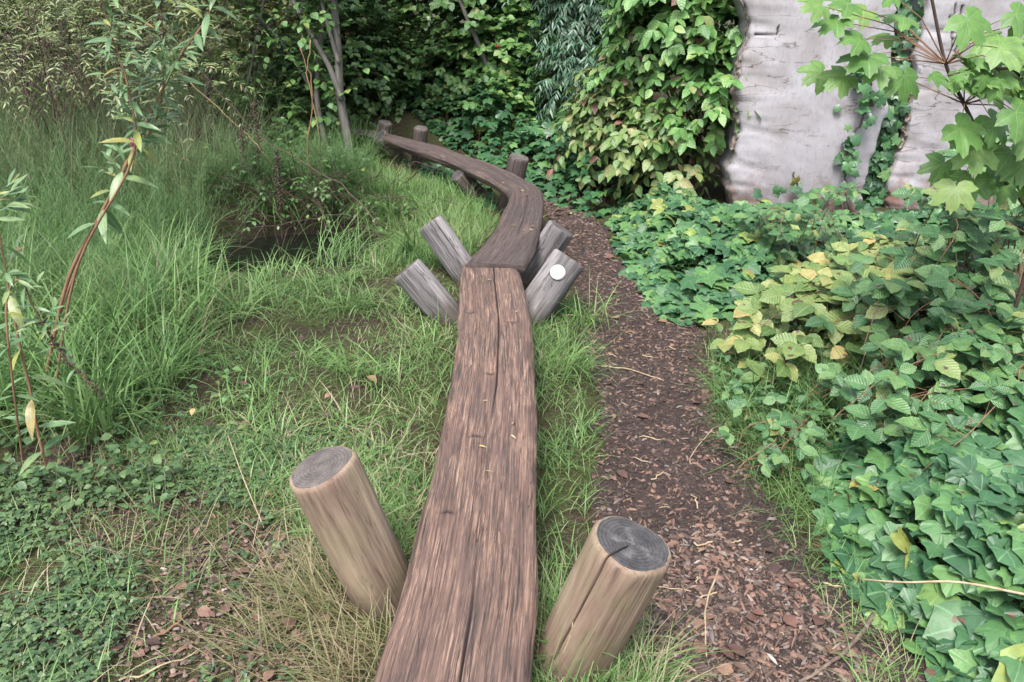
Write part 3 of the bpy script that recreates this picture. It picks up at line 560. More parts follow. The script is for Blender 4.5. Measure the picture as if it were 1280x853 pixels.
def sprays(B, D, Ls, nn, lsize, opp=True, droop=0.25, spread=0.8, upn=0.8, out=None, lean=0.0, jit=0.25, svar=0.25):
    """leafy twigs: B base points, D directions, Ls lengths, nn nodes -> leaf positions, frames, sizes, twig lines"""
    n = len(B); t = (np.arange(nn) + 0.6) / nn; t = t[None] + rng.uniform(-.3, .3, (n, nn)) / nn
    P = B[:, None] + D[:, None] * (Ls[:, None] * t)[..., None]; P[..., 2] -= droop * Ls[:, None] * t ** 2
    tan = D[:, None] + np.stack([0 * t, 0 * t, -2 * droop * t], -1); tan = nrm(tan)
    side = nrm(np.cross(tan, np.array([0, 0, 1.]) + 0.3 * rdir(n)[:, None])); ps, fs, ss = [], [], []
    for sg in ((-1, 1) if opp else (0,)):
        s_ = sg if opp else np.where((np.arange(nn) % 2 == 0), 1, -1)[None, :, None]
        d = nrm(tan * (1 - spread * 0.5) + side * spread * s_ + jit * rdir(n * nn).reshape(n, nn, 3) + np.array([0, 0, -lean]))
        nv = np.array([0, 0, upn]) + 0.35 * rdir(n * nn).reshape(n, nn, 3)
        if out is not None: nv = nv + out[:, None] * 0.55
        ps.append(P.reshape(-1, 3)); fs.append(frames(d.reshape(-1, 3), nv.reshape(-1, 3)))
        ss.append((lsize * (1 - 0.35 * np.abs(t - 0.5)) * rng.uniform(1 - svar, 1 + svar, (n, nn))).ravel())
    tw = np.stack([B, B + D * Ls[:, None] * .5 - [0, 0, 1] * (droop * Ls * .25)[:, None], B + D * Ls[:, None] - [0, 0, 1] * (droop * Ls)[:, None]], 1)
    # terminal leaf
    ps.append(tw[:, 2]); fs.append(frames(nrm(tw[:, 2] - tw[:, 1] + 1e-6), np.array([0, 0, 1.]) + 0.4 * rdir(n))); ss.append(lsize * rng.uniform(.7, 1.1, n))
    return np.vstack(ps), np.concatenate(fs), np.concatenate(ss), tw
def twigs(root, TW, r, mat, name='twigs'):
    b = Buf(); base = np.array(root.location); n, k, _ = TW.shape; TW = TW - base; T = nrm(np.gradient(TW, axis=1)); X = nrm(np.cross(T, [0.3, 0.2, 0.93])); Y = np.cross(T, X)
    rad = np.linspace(1, .4, k)[None, :, None, None] * r; th = np.array([0, 2.094, 4.189])
    V = TW[:, :, None] + rad * (X[:, :, None] * np.cos(th)[:, None] + Y[:, :, None] * np.sin(th)[:, None]); ii = np.arange(n)[:, None, None] * k * 3
    F = np.array([[i * 3 + j, i * 3 + (j + 1) % 3, (i + 1) * 3 + (j + 1) % 3, (i + 1) * 3 + j] for i in range(k - 1) for j in range(3)])
    b.add(V.reshape(-1, 3), (F[None] + ii).reshape(-1, 4)); o_ = obj(name, b, mat, root); o_['kind'] = 'stuff'
def shell(blobs, n, inner=0.55, low=-0.6):
    """points and outward normals on the outer part of several ellipsoids"""
    vol = np.array([b_[1][0] * b_[1][1] + b_[1][1] * b_[1][2] for b_ in blobs]); k = rng.choice(len(blobs), n, p=vol / vol.sum())
    C = np.array([b_[0] for b_ in blobs], float)[k]; A = np.array([b_[1] for b_ in blobs], float)[k]; u = rdir(n); u[:, 2] = np.where(u[:, 2] < low, -u[:, 2], u[:, 2])
    rr = rng.uniform(inner, 1.0, n)[:, None] * (1 + 0.25 * vnoise(u[:, 0] * 3 + k, u[:, 2] * 3 + u[:, 1] * 2))[:, None]
    return C + A * u * rr, nrm(u / A * A.mean(1, keepdims=True))
def shrub(name, label, base, blobs, nsp, lsize, tm, mats, cat='shrub', group=None, Ls=(.2, .4), nn=6, opp=True, droop=.3, nst=6, strad=.014, stmat=None, nmax=250, low=-.6, twr=.0022, lean=0., spread=.8, inner=.5, seed=0, upn=.8):
    B0 = np.array([base[0], base[1], float(H(base[0], base[1]))]); root = thing(name, label, cat, B0, group)
    P, N = shell(blobs, nsp, inner, low); P[:, 2] = np.maximum(P[:, 2], H(P[:, 0], P[:, 1]) + .05)
    D = nrm(N * .8 + rdir(nsp) * .55 + [0, 0, .25]); L = rng.uniform(*Ls, nsp)
    lp, lf, ls, tw = sprays(P, D, L, nn, lsize, opp, droop, spread, upn, N, lean)
    ok = lp[:, 2] > H(lp[:, 0], lp[:, 1]) + .01; emit(root, lp[ok], lf[ok], ls[ok], tm, mats, nmax, seed=seed)
    twigs(root, tw, twr, stmat or M_STEM)
    for i in range(nst):
        c, a = blobs[i % len(blobs)]; tgt = np.array(c) + np.array(a) * rdir(1)[0] * .7; tgt[2] = max(tgt[2], B0[2] + .4); st = B0 + np.r_[rng.normal(0, .12, 2), -.03]
        mid = st * .5 + tgt * .5 + rng.normal(0, .12, 3); pts = spline([st, st * .75 + mid * .25 + [0, 0, .1], mid, tgt], 14); b = Buf(); tube(b, pts - B0, np.linspace(strad, strad * .3, 14), 7); obj('stem', b, stmat or M_STEM, root)
    return root

# ------------------------------------------------------------------ hedge and shrubs round the clearing
def bl(x, y, Y, rx, ry, rz): return (pxY(x, y, Y), (rx, ry, rz))
def gb(x, Y): return (pxY(x, 200, Y)[0], Y)
shrub('hedge_shrub', 'dark green small-leaved hedge shrub behind the far end of the walkway', gb(500, 9.0), [bl(470, 60, 9.2, .75, .5, .8), bl(545, 110, 8.6, .65, .45, .55), bl(560, 10, 9.2, .7, .5, .7), bl(470, -60, 9.5, .9, .5, .7), bl(430, 120, 8.9, .5, .4, .4)], 1500, .062, T_ROUNDLO, M_HEDGE, 'shrub', nmax=260, Ls=(.2, .42), nn=6, seed=1)
shrub('hazel_bush', 'mid green broad-leaved bush with a leaning pale stem above the curved plank', gb(650, 8.6), [bl(640, 60, 8.6, .6, .45, .6), bl(690, 120, 8.2, .55, .4, .42), bl(620, -40, 8.8, .8, .5, .7), bl(640, 150, 7.9, .35, .3, .25)], 1050, .09, T_ROUND, M_MID, nmax=300, Ls=(.2, .45), nn=5, seed=2)
shrub('willow_bush', 'blue-green narrow-leaved bush drooping beside the pale green dogwood', gb(750, 7.9), [bl(745, 30, 8.0, .5, .4, .6), bl(730, 100, 7.6, .35, .3, .3), bl(760, -60, 8.0, .6, .4, .6)], 900, .085, T_LANCELO, M_WILLOW, nmax=200, Ls=(.2, .4), nn=7, droop=.7, lean=.5, seed=3)
shrub('dogwood_shrub', 'pale green oval-leaved dogwood growing against the bleached timber slab', gb(855, 6.0), [bl(845, 40, 6.1, .34, .35, .5), bl(880, 130, 5.8, .24, .3, .36), bl(855, -70, 6.1, .42, .4, .5), bl(815, 60, 6.2, .22, .3, .4), bl(910, 70, 5.9, .14, .25, .45)], 620, .098, T_OV, M_DOG, nmax=300, Ls=(.15, .34), nn=4, droop=.5, lean=.25, upn=.5, seed=4)
shrub('dogwood_shrub', 'lower dogwood with yellow and pinkish turning leaves at the edge of the ivy bank', gb(795, 6.2), [bl(800, 175, 6.0, .3, .3, .28), bl(755, 160, 6.4, .26, .25, .24), bl(838, 205, 5.8, .2, .25, .2), bl(785, 120, 6.3, .25, .25, .25)], 300, .09, T_OV, M_DOGY, nmax=260, Ls=(.15, .3), nn=4, droop=.55, lean=.3, upn=.5, seed=5)
shrub('yellowing_bush', 'yellowing small-leaved bush behind the thin grey sapling trunks', gb(320, 8.8), [bl(300, 40, 9.0, .7, .5, .55), bl(360, 90, 8.6, .55, .4, .45), bl(250, 0, 9.3, .8, .5, .6), bl(400, 30, 9.1, .6, .4, .6)], 1000, .05, T_ROUNDLO, M_YEL, nmax=120, Ls=(.25, .5), nn=7, seed=6)
shrub('scrub_bush', 'sparse olive scrub bush behind the dark dead flower heads', gb(90, 7.6), [bl(60, 50, 7.0, 1.0, .5, .5), bl(190, 80, 7.0, .7, .4, .45), bl(20, -30, 7.8, 1.2, .6, .6), bl(170, -20, 7.8, 1., .5, .6), bl(-40, 90, 6.6, .7, .5, .45)], 1300, .05, T_LANCELO, leafmat('olive', [(0, (.13, .19, .07)), (.5, (.23, .28, .12)), (.9, (.34, .35, .17)), (1, (.34, .25, .16))]), nmax=100, Ls=(.25, .5), nn=7, seed=7, stmat=M_BSTEM)
shrub('hedge_shrub', 'deep green leafy shrub between yellowing bush and dark hedge', gb(420, 8.0), [bl(395, 110, 8.0, .45, .35, .35), bl(330, 150, 7.4, .5, .3, .22), bl(440, 60, 8.3, .4, .35, .5)], 560, .065, T_ROUNDLO, M_HEDGE, nmax=200, Ls=(.2, .4), nn=6, seed=8)
# wood behind
root = thing('background_thicket', 'dense green thicket closing off the view behind the hedge', 'thicket', (0, 12, float(H(0., 12.)))); root['kind'] = 'stuff'
bls = [((x, 11.5 + rng.uniform(-.8, 1.2) + .06 * x * x * 0, z), (1.2, .8, .9)) for x in np.arange(-8, 8.1, 1.3) for z in (.9, 2.3, 3.6)]
bls += [((3.2 + i * 1.1, 8.0 - .2 * i, z), (.9, .7, .9)) for i in range(4) for z in (.8, 2.2)] + [((-4.6 - .8 * i, 8.2 - 1.1 * i, z), (.9, .7, .7)) for i in range(4) for z in (.7, 1.8)]
bls += [((2.4, 7.2, 1.2), (.9, .5, 1.2)), ((4.2, 5.8, 1.2), (.7, .7, 1.2))]
P, N = shell(bls, 6500, .55, -.7); P[:, 2] = np.maximum(P[:, 2], H(P[:, 0], P[:, 1]) + .05); D = nrm(N + rdir(len(P)) * .6)
lp, lf, ls, tw = sprays(P, D, rng.uniform(.3, .6, len(P)), 6, .1, True, .3, .8, .8, N); emit(root, lp, lf, ls, T_ROUNDLO, M_HEDGE, 0, seed=9); twigs(root, tw, .003, M_STEM)

# leaning pale stems in the hedge
for lab, pts, Y, r in (('pale leaning branch crossing the dark middle of the hedge', [(618, 110), (600, 60), (575, 0), (560, -60)], 8.15, .022), ('thin brown leaning branch beside the pale one in the hedge', [(640, 90), (622, 45), (600, 0), (585, -50)], 8.25, .014)):
    P = [pxY(a, b_, Y) for a, b_ in pts]; P = [np.r_[P[0][:2] + [.12, 0.1], float(H(P[0][0] + .12, Y + .1)) - .05]] + P; b = Buf(); Q = spline(P, 20); tube(b, Q - Q[0], np.linspace(r * 1.2, r * .8, 20), 9); o = obj('leaning_branch', b, M_GSTEM if r > .02 else M_STEM, None, Q[0]); tag(o, lab, 'branch')

# thin grey saplings
def sapling(label, trunks, Y, tw_n, seed):
    Q0 = px(trunks[0][0][0][0], trunks[0][0][0][1], 0); base = np.r_[Q0[:2], float(H(Q0[0], Q0[1]))]; root = thing('sapling_tree', label, 'tree', base); ends = []
    for k, (pts, r) in enumerate(trunks):
        P = [pxY(a, b_, base[1] + .02 * i) for i, (a, b_) in enumerate(pts)]
        if k == 0: P[0] = base - [0, 0, .05]
        Q = spline(P, 24); b = Buf(); tube(b, Q - base, np.linspace(r, r * .6, 24), 10); obj('trunk' if k == 0 else 'branch', b, M_GSTEM, root); ends.append(Q)
    Bp = np.vstack([e[10:] for e in ends]); Bp = Bp[rng.integers(0, len(Bp), tw_n)] + rng.normal(0, .05, (tw_n, 3)); D = nrm(rdir(tw_n) + [0, 0, .3])
    top = np.array(ends[0][-1]); Bc, N = shell([(top + [0, 0, .5], (.7, .5, .5))], 160); Bp = np.vstack([Bp, Bc]); D = np.vstack([D, N])
    lp, lf, ls, tw = sprays(Bp, D, rng.uniform(.15, .4, len(Bp)), 4, .07, False, .3); emit(root, lp, lf, ls, T_ROUND, M_MID, 60, seed=seed, stuffname='crown'); twigs(root, tw, .002, M_STEM)
sapling('forked thin grey sapling trunk crossing in front of the walkway end', [([(441, 216), (434, 170), (425, 120), (423, 70), (417, 0), (410, -70)], .042), ([(427, 125), (412, 85), (390, 45), (366, 0), (340, -60)], .024), ([(424, 80), (412, 40), (402, 0), (395, -50)], .02)], 6.9, 70, 20)
sapling('slim grey sapling stem standing just beside the forked sapling', [([(416, 208), (405, 170), (396, 120), (400, 60), (405, 0), (408, -60)], .026)], 7.0, 50, 21)
sapling('leaning thin grey sapling stem reaching towards the yellowing bush', [([(392, 200), (398, 140), (380, 95), (340, 40), (300, 0), (270, -40)], .02)], 7.2, 40, 22)

# ------------------------------------------------------------------ ivy banks
def ivy(name, label, pl, n, size, hgt, mats, tm=T_IVY, nmax=300, tilt=(0, -.35, 1), layer=None, svar=.35, seed=0, cat='ivy', edge=None):
    P2 = sample(pl, n); c = pl.mean(0); base = np.r_[c, float(H(c[0], c[1]))]; root = thing(name, label, cat, base)
    dE = np.min([np.linalg.norm(P2 - (a + (b_ - a) * np.clip(((P2 - a) @ (b_ - a)) / ((b_ - a) @ (b_ - a)), 0, 1)[:, None]), axis=1) for a, b_ in zip(pl, np.roll(pl, -1, 0))], 0)
    mound = hgt * sstep(0, edge or .35, dE) * (1 + .45 * vnoise(P2[:, 0] * 4 + seed, P2[:, 1] * 4)) + .02
    lay = 1 - rng.uniform(0, 1, n) ** 2 * .8
    P = np.c_[P2, H(P2[:, 0], P2[:, 1]) + mound * lay]
    az = rng.uniform(0, 2 * np.pi, n); nv = nrm(np.array(tilt) + .55 * rdir(n)); d = np.stack([np.cos(az), np.sin(az) - .5, -.2 + 0 * az], -1)
    S = size * rng.uniform(1 - svar, 1 + svar, n) * (.8 + .2 * lay)
    emit(root, P, frames(d, nv), S, tm, mats, nmax, seed=seed)
    m = min(n // 3, 500); q = rng.integers(0, n, m); A = P[q].copy(); A[:, 2] -= .01; Bq = np.c_[P2[q] + rng.normal(0, .05, (m, 2)), H(P2[q, 0], P2[q, 1])]; twigs(root, np.stack([Bq, (A + Bq) / 2 + rng.normal(0, .015, (m, 3)), A], 1), .0018, M_RSTEM, 'petioles')
    return root
ivy('ivy_bank', 'large-leaved glossy ivy mound spreading over the edge of the mulch path', poly([(1235, 920), (1190, 845), (1140, 795), (1085, 740), (1045, 690), (1040, 620), (1010, 585), (1060, 545), (1180, 540), (1290, 545), (1420, 600), (1500, 900)], .05), 1350, .07, .17, M_IVY, seed=31, svar=.55, nmax=300)
ivy('ivy_bank', 'dense small-leaved ivy bank at the foot of the broad slab, beside the path', poly([(765, 262), (790, 330), (820, 372), (880, 392), (960, 376), (1015, 345), (1015, 292), (960, 284), (900, 258), (820, 242)], .08), 1900, .066, .2, M_IVY, seed=32, svar=.45, nmax=300)
ivy('ivy_bank', 'shaded ivy and bramble bank under the hedge behind the curved plank', poly([(490, 160), (560, 188), (640, 212), (685, 236), (745, 262), (800, 245), (830, 215), (760, 175), (640, 150), (540, 135)], .05), 2600, .066, .36, M_IVYD, T_IVYLO, seed=33, nmax=300)
ivy('ivy_bank', 'dark ivy creeping between the slab and the green bramble', poly([(1000, 284), (1010, 355), (1100, 375), (1300, 390), (1420, 345), (1300, 275), (1100, 280)], .08), 1700, .064, .12, M_IVYD, seed=34, nmax=200)
ivy('ivy_patch', 'low ivy sprinkled under the inner edge of the curved plank', poly([(500, 205), (545, 232), (600, 262), (625, 262), (610, 235), (560, 215), (510, 195)], 0), 260, .045, .08, M_IVYD, T_IVYLO, seed=35, nmax=120)
# ivy climbing the slabs and the gap
def climber(label, line, Y, n, wid, size, mats, seed):
    L = np.array(line, float); t = rng.uniform(0, len(L) - 1.001, n); i = t.astype(int); f = (t - i)[:, None]; C = L[i] * (1 - f) + L[i + 1] * f; C[:, 0] += rng.normal(0, 1, n) * wid * (.6 + .4 * np.sin(t * 2))
    P = np.array([pxY(a, b_, Y) for a, b_ in C]); P[:, 1] -= rng.uniform(.0, .09, n); base = P[np.argmin(P[:, 2])].copy(); base[2] = float(H(base[0], base[1])); root = thing('climbing_ivy', label, 'ivy', base)
    d = np.stack([rng.normal(0, .6, n), rng.normal(-.2, .2, n), rng.normal(-.6, .5, n)], -1); nv = np.array([0, -1, .45]) + .4 * rdir(n)
    emit(root, P, frames(d, nv), size * rng.uniform(.6, 1.3, n), T_IVY, mats, 250, seed=seed)
    V = np.array([pxY(a, b_, Y) for a, b_ in line]); V[:, 1] -= .03; V[-1, 2] = base[2] if V[-1, 2] < .6 else V[-1, 2]
    b = Buf(); Q = spline(V, 30) + rng.normal(0, .008, (30, 3)); tube(b, Q - base, .007, 6); obj('vine', b, M_STEM, root)
climber('dark ivy climbing the gap between the two bleached timber slabs', [(1130, -40), (1128, 30), (1118, 90), (1112, 140), (1100, 190), (1090, 240), (1082, 290)], 5.5, 330, 12, .055, M_IVYD, 41)
climber('sparse ivy runner crossing the face of the broad bleached slab', [(1080, 70), (1086, 120), (1062, 175), (1055, 210), (1060, 270)], 5.24, 60, 14, .05, M_IVYD, 42)
climber('bright ivy runner climbing the lower edge of the broad slab', [(990, 215), (1000, 250), (1020, 262), (1010, 290)], 5.22, 46, 22, .05, M_IVY, 43)

# ------------------------------------------------------------------ brambles
def bramble(label, canes, lsize, mats, n_side, seed, cat='bramble', nmax=300, low=3):
    base = np.array(canes[0][0], float); base[2] = float(H(base[0], base[1])); root = thing('bramble_bush', label, cat, base); P, F, S, tws = [], [], [], []
    for cpts in canes:
        Q = spline(cpts, 30); b = Buf(); tube(b, Q - base, np.linspace(.0032, .0013, 30), 6); obj('cane', b, M_RSTEM, root)
        for t in np.linspace(3, 28, n_side):
            q = Q[int(t)] + rng.normal(0, .01, 3); tan = Q[min(int(t) + 1, 29)] - Q[int(t)]; az = rng.uniform(0, 2 * np.pi); d = nrm(np.array([math.cos(az), math.sin(az) - .3, .35]))
            pet = rng.uniform(.05, .11); e = q + d * pet; tws.append(np.stack([q, (q + e) / 2, e])); nv = nrm(np.array([0, -.45, 1]) + .35 * rdir(1)[0])
            sd = nrm(np.cross(d, nv)); s = lsize * rng.uniform(.7, 1.2)
            for dd, sc, off in ((d, 1.1, 0), (nrm(sd + d * .25), .88, .0), (nrm(-sd + d * .25), .88, 0.)):
                P.append(e); F.append(frames((dd + .12 * rdir(1)[0] - [0, 0, .2])[None], (nv + .2 * rdir(1)[0])[None])[0]); S.append(s * sc)
    emit(root, np.array(P), np.array(F), np.array(S), T_BRAM, mats, nmax, name='leaflet', seed=seed); twigs(root, np.array(tws), .0016, M_RSTEM, 'petioles')
def arc(x0, y0, x1, y1, h, z1=None):
    z0 = float(H(x0, y0)); z1 = float(H(x1, y1)) + .05 if z1 is None else z1; t = np.linspace(0, 1, 6)
    return np.stack([x0 + (x1 - x0) * t + rng.normal(0, .02, 6), y0 + (y1 - y0) * t + rng.normal(0, .02, 6), z0 + (z1 - z0) * t + h * 4 * t * (1 - t) * .9 + h * .1 * t], -1)
c1 = px(1040, 420, .12); canes = [arc(c1[0] + rng.uniform(0, .5), c1[1] + rng.uniform(.1, .5), c1[0] + rng.uniform(-.5, .3), c1[1] + rng.uniform(-.55, .1), rng.uniform(.08, .26)) for _ in range(19)]
bramble('yellow-green bramble sprawling beside the path below the ivy bank', canes, .1, M_BRAM, 13, 51)
canes = [arc(c1[0] + .3, c1[1] + .15, *px(a, b_, .2)[:2], .25, .22) for a, b_ in ((1170, 372), (1150, 395), (1120, 350), (1080, 355))]
bramble('bramble cane with pale yellow leaves reaching towards the timber slab', canes, .085, M_BRAM, 9, 52)
canes = [arc(1.75 + rng.uniform(-.2, .4), 3.0 + rng.uniform(-.2, .3), 1.35 + rng.uniform(-.1, .7), 2.45 + rng.uniform(-.2, .7), rng.uniform(.14, .36), .27) for _ in range(18)]
bramble('tall green bramble arching below the maple sapling', canes, .088, M_BRAMG, 13, 53)
canes = [arc(1.9 + rng.uniform(-.3, .3), 2.7 + rng.uniform(-.3, .3), 1.15 + rng.uniform(-.1, .5), 2.2 + rng.uniform(-.15, .5), rng.uniform(.1, .26), .18) for _ in range(17)]
bramble('low green bramble between the large-leaved ivy and the yellow bramble', canes, .075, M_BRAMG, 12, 54)
c2 = px(930, 575, .03); canes = [arc(c2[0] + .3, c2[1] + .2, c2[0] + rng.uniform(-.08, .15), c2[1] + rng.uniform(-.2, .1), .08) for _ in range(4)]
bramble('small bramble shoot creeping onto the mulch path', canes, .05, M_BRAMG, 7, 55)

# ------------------------------------------------------------------ maple sapling and hawthorn sprig
base = np.array([1.85, 2.75, float(H(1.85, 2.75))]); root = thing('maple_sapling', 'bright green maple sapling with big lobed leaves in front of the slab', 'sapling', base)
def tubeobj(name, pts, r0, r1, mat, root, base, n=24, k=8):
    Q = spline(pts, n); b = Buf(); tube(b, Q - base, np.linspace(r0, r1, n), k); obj(name, b, mat, root); return Q
MY = 2.45
tubeobj('trunk', [base - [0, 0, .05], pxY(1290, 300, MY + .2), pxY(1244, 210, MY), pxY(1205, 130, MY), pxY(1182, 80, MY), pxY(1165, 0, MY), pxY(1150, -70, MY)], .007, .004, M_BSTEM, root, base)
MLV = [(1085, 70, -100, .155), (1055, 95, -120, .13), (1130, 22, -60, .14), (1060, 5, -80, .13), (1130, 95, 175, .15), (1200, 100, 90, .17), (1200, 160, 150, .17), (1240, 150, 140, .16), (1265, 190, 170, .15), (1225, 55, 60, .14), (1268, 80, 80, .16), (1180, 205, -150, .15), (1215, 225, 180, .15), (1275, 30, 70, .15), (1255, 230, 190, .14), (1110, 45, -100, .11), (1240, 110, 120, .15), (1215, 85, 100, .16), (1250, 60, 90, .15), (1220, 185, 170, .16), (1270, 140, 150, .16), (1290, 215, 160, .16), (1195, 235, 200, .14), (1290, 100, 90, .16), (1245, 205, 170, .15), (1080, 15, -110, .14), (1100, 85, -130, .13)]
MLV += [(rng.uniform(1190, 1300), rng.uniform(10, 240), rng.uniform(60, 200), rng.uniform(.11, .16)) for _ in range(14)] + [(rng.uniform(1020, 1120), rng.uniform(-10, 110), rng.uniform(-130, -60), rng.uniform(.1, .14)) for _ in range(5)]
P, F, S, tws = [], [], [], []
for a, b_, ang, s in MLV:
    q = pxY(a, b_, MY - rng.uniform(-.05, .3)); an = R(ang) + rng.normal(0, .15); d = np.array([math.sin(an), -.45, math.cos(an) * .55 - .15]); nv = np.array([0, -.55, .85]) + .28 * rdir(1)[0]
    P.append(q); F.append(frames(d[None], nv[None])[0]); S.append(s * .53); j = np.array([pxY(1205, 130, MY), pxY(1182, 80, MY), pxY(1232, 190, MY)])[np.argmin([abs(b_ - 130), abs(b_ - 60), abs(b_ - 200)])]; tws.append(np.stack([j, (j + q) / 2 + [0, 0, .03], q]))
emit(root, np.array(P), np.array(F), np.array(S), T_MAPLE, M_MAPLE, 300, seed=60); twigs(root, np.array(tws), .0025, M_RSTEM, 'petioles')
base = np.array([1.75, 2.2, float(H(1.75, 2.2))]); root = thing('hawthorn_sprig', 'pale hawthorn sprig with small cut leaves among the maple leaves', 'sapling', base)
Q = tubeobj('stem', [base - [0, 0, .03], [1.68, 2.2, .6], pxY(1290, 130, 2.25), pxY(1240, 85, 2.2), pxY(1185, 95, 2.15)], .006, .002, M_BSTEM, root, base)
idx = rng.integers(12, 24, 34); D = np.stack([rng.normal(0, 1, 34), rng.normal(-.5, .4, 34), rng.normal(-.1, .5, 34)], -1); emit(root, Q[idx] + rng.normal(0, .03, (34, 3)), frames(D, np.array([0, -.5, .9]) + .35 * rdir(34)), rng.uniform(.035, .06, 34), T_HAW, M_MAPLE, 60, seed=61)

# ------------------------------------------------------------------ grasses
def blades(n, P, Ln, W, az, bend, lean, rnd, K=5):
    """curved tapering blades: P base xyz, Ln length, W width, az bend direction, bend total angle, lean start angle"""
    t = np.linspace(0, 1, K + 1); th = lean[:, None] + bend[:, None] * t[None]; dl = Ln[:, None] / K
    hx = np.cumsum(np.sin(th) * dl, 1) - np.sin(th[:, :1]) * dl; hz = np.cumsum(np.cos(th) * dl, 1) - np.cos(th[:, :1]) * dl
    C = P[:, None] + np.stack([hx * np.cos(az)[:, None], hx * np.sin(az)[:, None], hz], -1)
    tw_ = az + np.pi / 2 + rng.normal(0, .5, n); sd = np.stack([np.cos(tw_), np.sin(tw_), 0 * tw_], -1)
    wv = W[:, None] * np.clip(1.15 * (1 - t ** 1.6), .02, 1) * np.clip(.55 + t * 2.5, 0, 1)
    L = C - sd[:, None] * wv[..., None] / 2; Rr = C + sd[:, None] * wv[..., None] / 2
    V = np.stack([L, Rr], 2).reshape(n, -1, 3); k = V.shape[1]; f = np.array([[2 * i, 2 * i + 1, 2 * i + 3, 2 * i + 2] for i in range(K)])
    V[..., 2] = np.maximum(V[..., 2], P[:, None, 2] - .005 + .004)
    return V.reshape(-1, 3), (f[None] + (np.arange(n) * k)[:, None, None]).reshape(-1, 4), np.repeat(rnd, k), np.tile(np.repeat(t, 2), n)
def clear_of(P2, pad=.0):
    ok = np.ones(len(P2), bool)
    for bp in BEAM_POLY: ok &= ~inpoly(P2, bp)
    ok &= (((P2[:, 0] - HOL[0]) / .72) ** 2 + ((P2[:, 1] - HOL[1]) / .56) ** 2) > 1
    for c, r in POSTS: ok &= np.linalg.norm(P2 - c, axis=1) > r * .9
    return ok
def grass(name, label, cat, pl, n, Ln, W, mat, lean=.25, bend=1.1, clump=.0, rb=(0, 1), K=5, azm=None, dens=None):
    P2 = sample(pl, n)
    if clump: cc = sample(pl, max(4, n // 45)); P2 = cc[rng.integers(0, len(cc), n)] + rng.normal(0, clump, (n, 2))
    k = clear_of(P2)
    if dens is not None: k &= rng.uniform(0, 1, n) < dens(P2)
    P2 = P2[k]; n = len(P2); P = g3(P2); P[:, 2] -= .004
    L = rng.uniform(*Ln, n) * (1 + .35 * vnoise(P2[:, 0] * 2.3 + 7, P2[:, 1] * 2.3)); az = rng.uniform(0, 2 * np.pi, n) if azm is None else rng.normal(azm[0], azm[1], n)
    rnd = np.clip(rng.uniform(*rb, n) + .2 * vnoise(P2[:, 0] * 2, P2[:, 1] * 2 + 5), 0, 1)
    V, F, r_, t_ = blades(n, P, L, rng.uniform(*W, n), az, rng.uniform(.3, 1.5, n) * bend, lean * (.35 + np.abs(rng.normal(0, .8, n))), rnd, K)
    b = Buf(); b.add(V, F, rnd=r_, tip=t_); o_ = obj(name, b, mat); return tag(o_, label, cat, kind='stuff')
LEFT = poly([(-60, 420), (-60, 330), (60, 300), (200, 330), (300, 352), (455, 345), (470, 290), (455, 235), (470, 212), (560, 245), (630, 250), (634, 262), (600, 315), (578, 345), (572, 420), (560, 505), (540, 590), (515, 690), (495, 760), (420, 700), (330, 600), (200, 540), (-60, 560)])
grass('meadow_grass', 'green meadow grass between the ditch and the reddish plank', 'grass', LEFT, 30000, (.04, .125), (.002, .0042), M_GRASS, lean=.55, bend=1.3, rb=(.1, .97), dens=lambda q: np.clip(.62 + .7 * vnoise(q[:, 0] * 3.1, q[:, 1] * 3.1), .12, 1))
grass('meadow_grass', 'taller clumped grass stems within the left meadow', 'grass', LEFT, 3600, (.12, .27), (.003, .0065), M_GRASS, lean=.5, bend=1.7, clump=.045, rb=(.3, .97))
grass('tall_grass', 'tall rank grass growing around the arching loosestrife stalk', 'grass', poly([(-150, 600), (-150, 330), (60, 310), (230, 340), (260, 430), (180, 540)]), 7500, (.28, .6), (.0035, .0085), M_GRASS, lean=.3, bend=1.4, clump=.06, rb=(.0, .85), K=6)
grass('path_edge_grass', 'strip of soft grass between the reddish plank and mulch path', 'grass', poly([(655, 385), (705, 362), (740, 400), (748, 450), (742, 520), (742, 600), (735, 680), (715, 760), (675, 800), (668, 700), (668, 500)]), 4600, (.05, .17), (.002, .0045), M_GRASS, lean=.5, bend=1.4, rb=(.1, 1), dens=lambda q: np.clip(.6 + .8 * vnoise(q[:, 0] * 6, q[:, 1] * 6), .1, 1))
grass('grass_by_post', 'wispy grass around the foot of the split post', 'grass', poly([(660, 760), (700, 760), (840, 853), (820, 940), (650, 940)]), 1500, (.1, .26), (.002, .0045), M_GRASS, lean=.4, bend=1.1, rb=(.2, 1))
grass('ditch_grass', 'bright grass filling the inside of the plank bend', 'grass', poly([(470, 215), (520, 225), (600, 255), (632, 252), (632, 268), (600, 312), (575, 335), (520, 340), (455, 330)]), 7000, (.08, .22), (.0025, .005), M_GRASS, lean=.35, rb=(.2, .85))
grass('bank_grass', 'fine grass mixed through the yellow-green bramble', 'grass', poly([(890, 500), (940, 450), (1060, 450), (1180, 470), (1290, 530), (1180, 570), (1040, 600), (960, 590), (930, 560)]), 2600, (.12, .3), (.0022, .005), M_GRASS, lean=.6, bend=1.0, rb=(.1, .97))
grass('dry_grass', 'straw-coloured dead grass flopping around the plain tan post', 'dry grass', poly([(330, 700), (430, 690), (500, 760), (480, 880), (360, 900), (320, 800)]), 1000, (.08, .22), (.0016, .0036), M_DRY, lean=1.0, bend=.7, clump=.05, rb=(.0, .65), azm=(3.3, 1.0))
grass('dry_grass', 'thin dead grass lying over bare soil beside the clover', 'dry grass', poly([(60, 580), (330, 560), (420, 640), (330, 730), (120, 760)]), 800, (.08, .24), (.0014, .0028), M_DRY, lean=1.3, bend=.4, rb=(.0, 1))
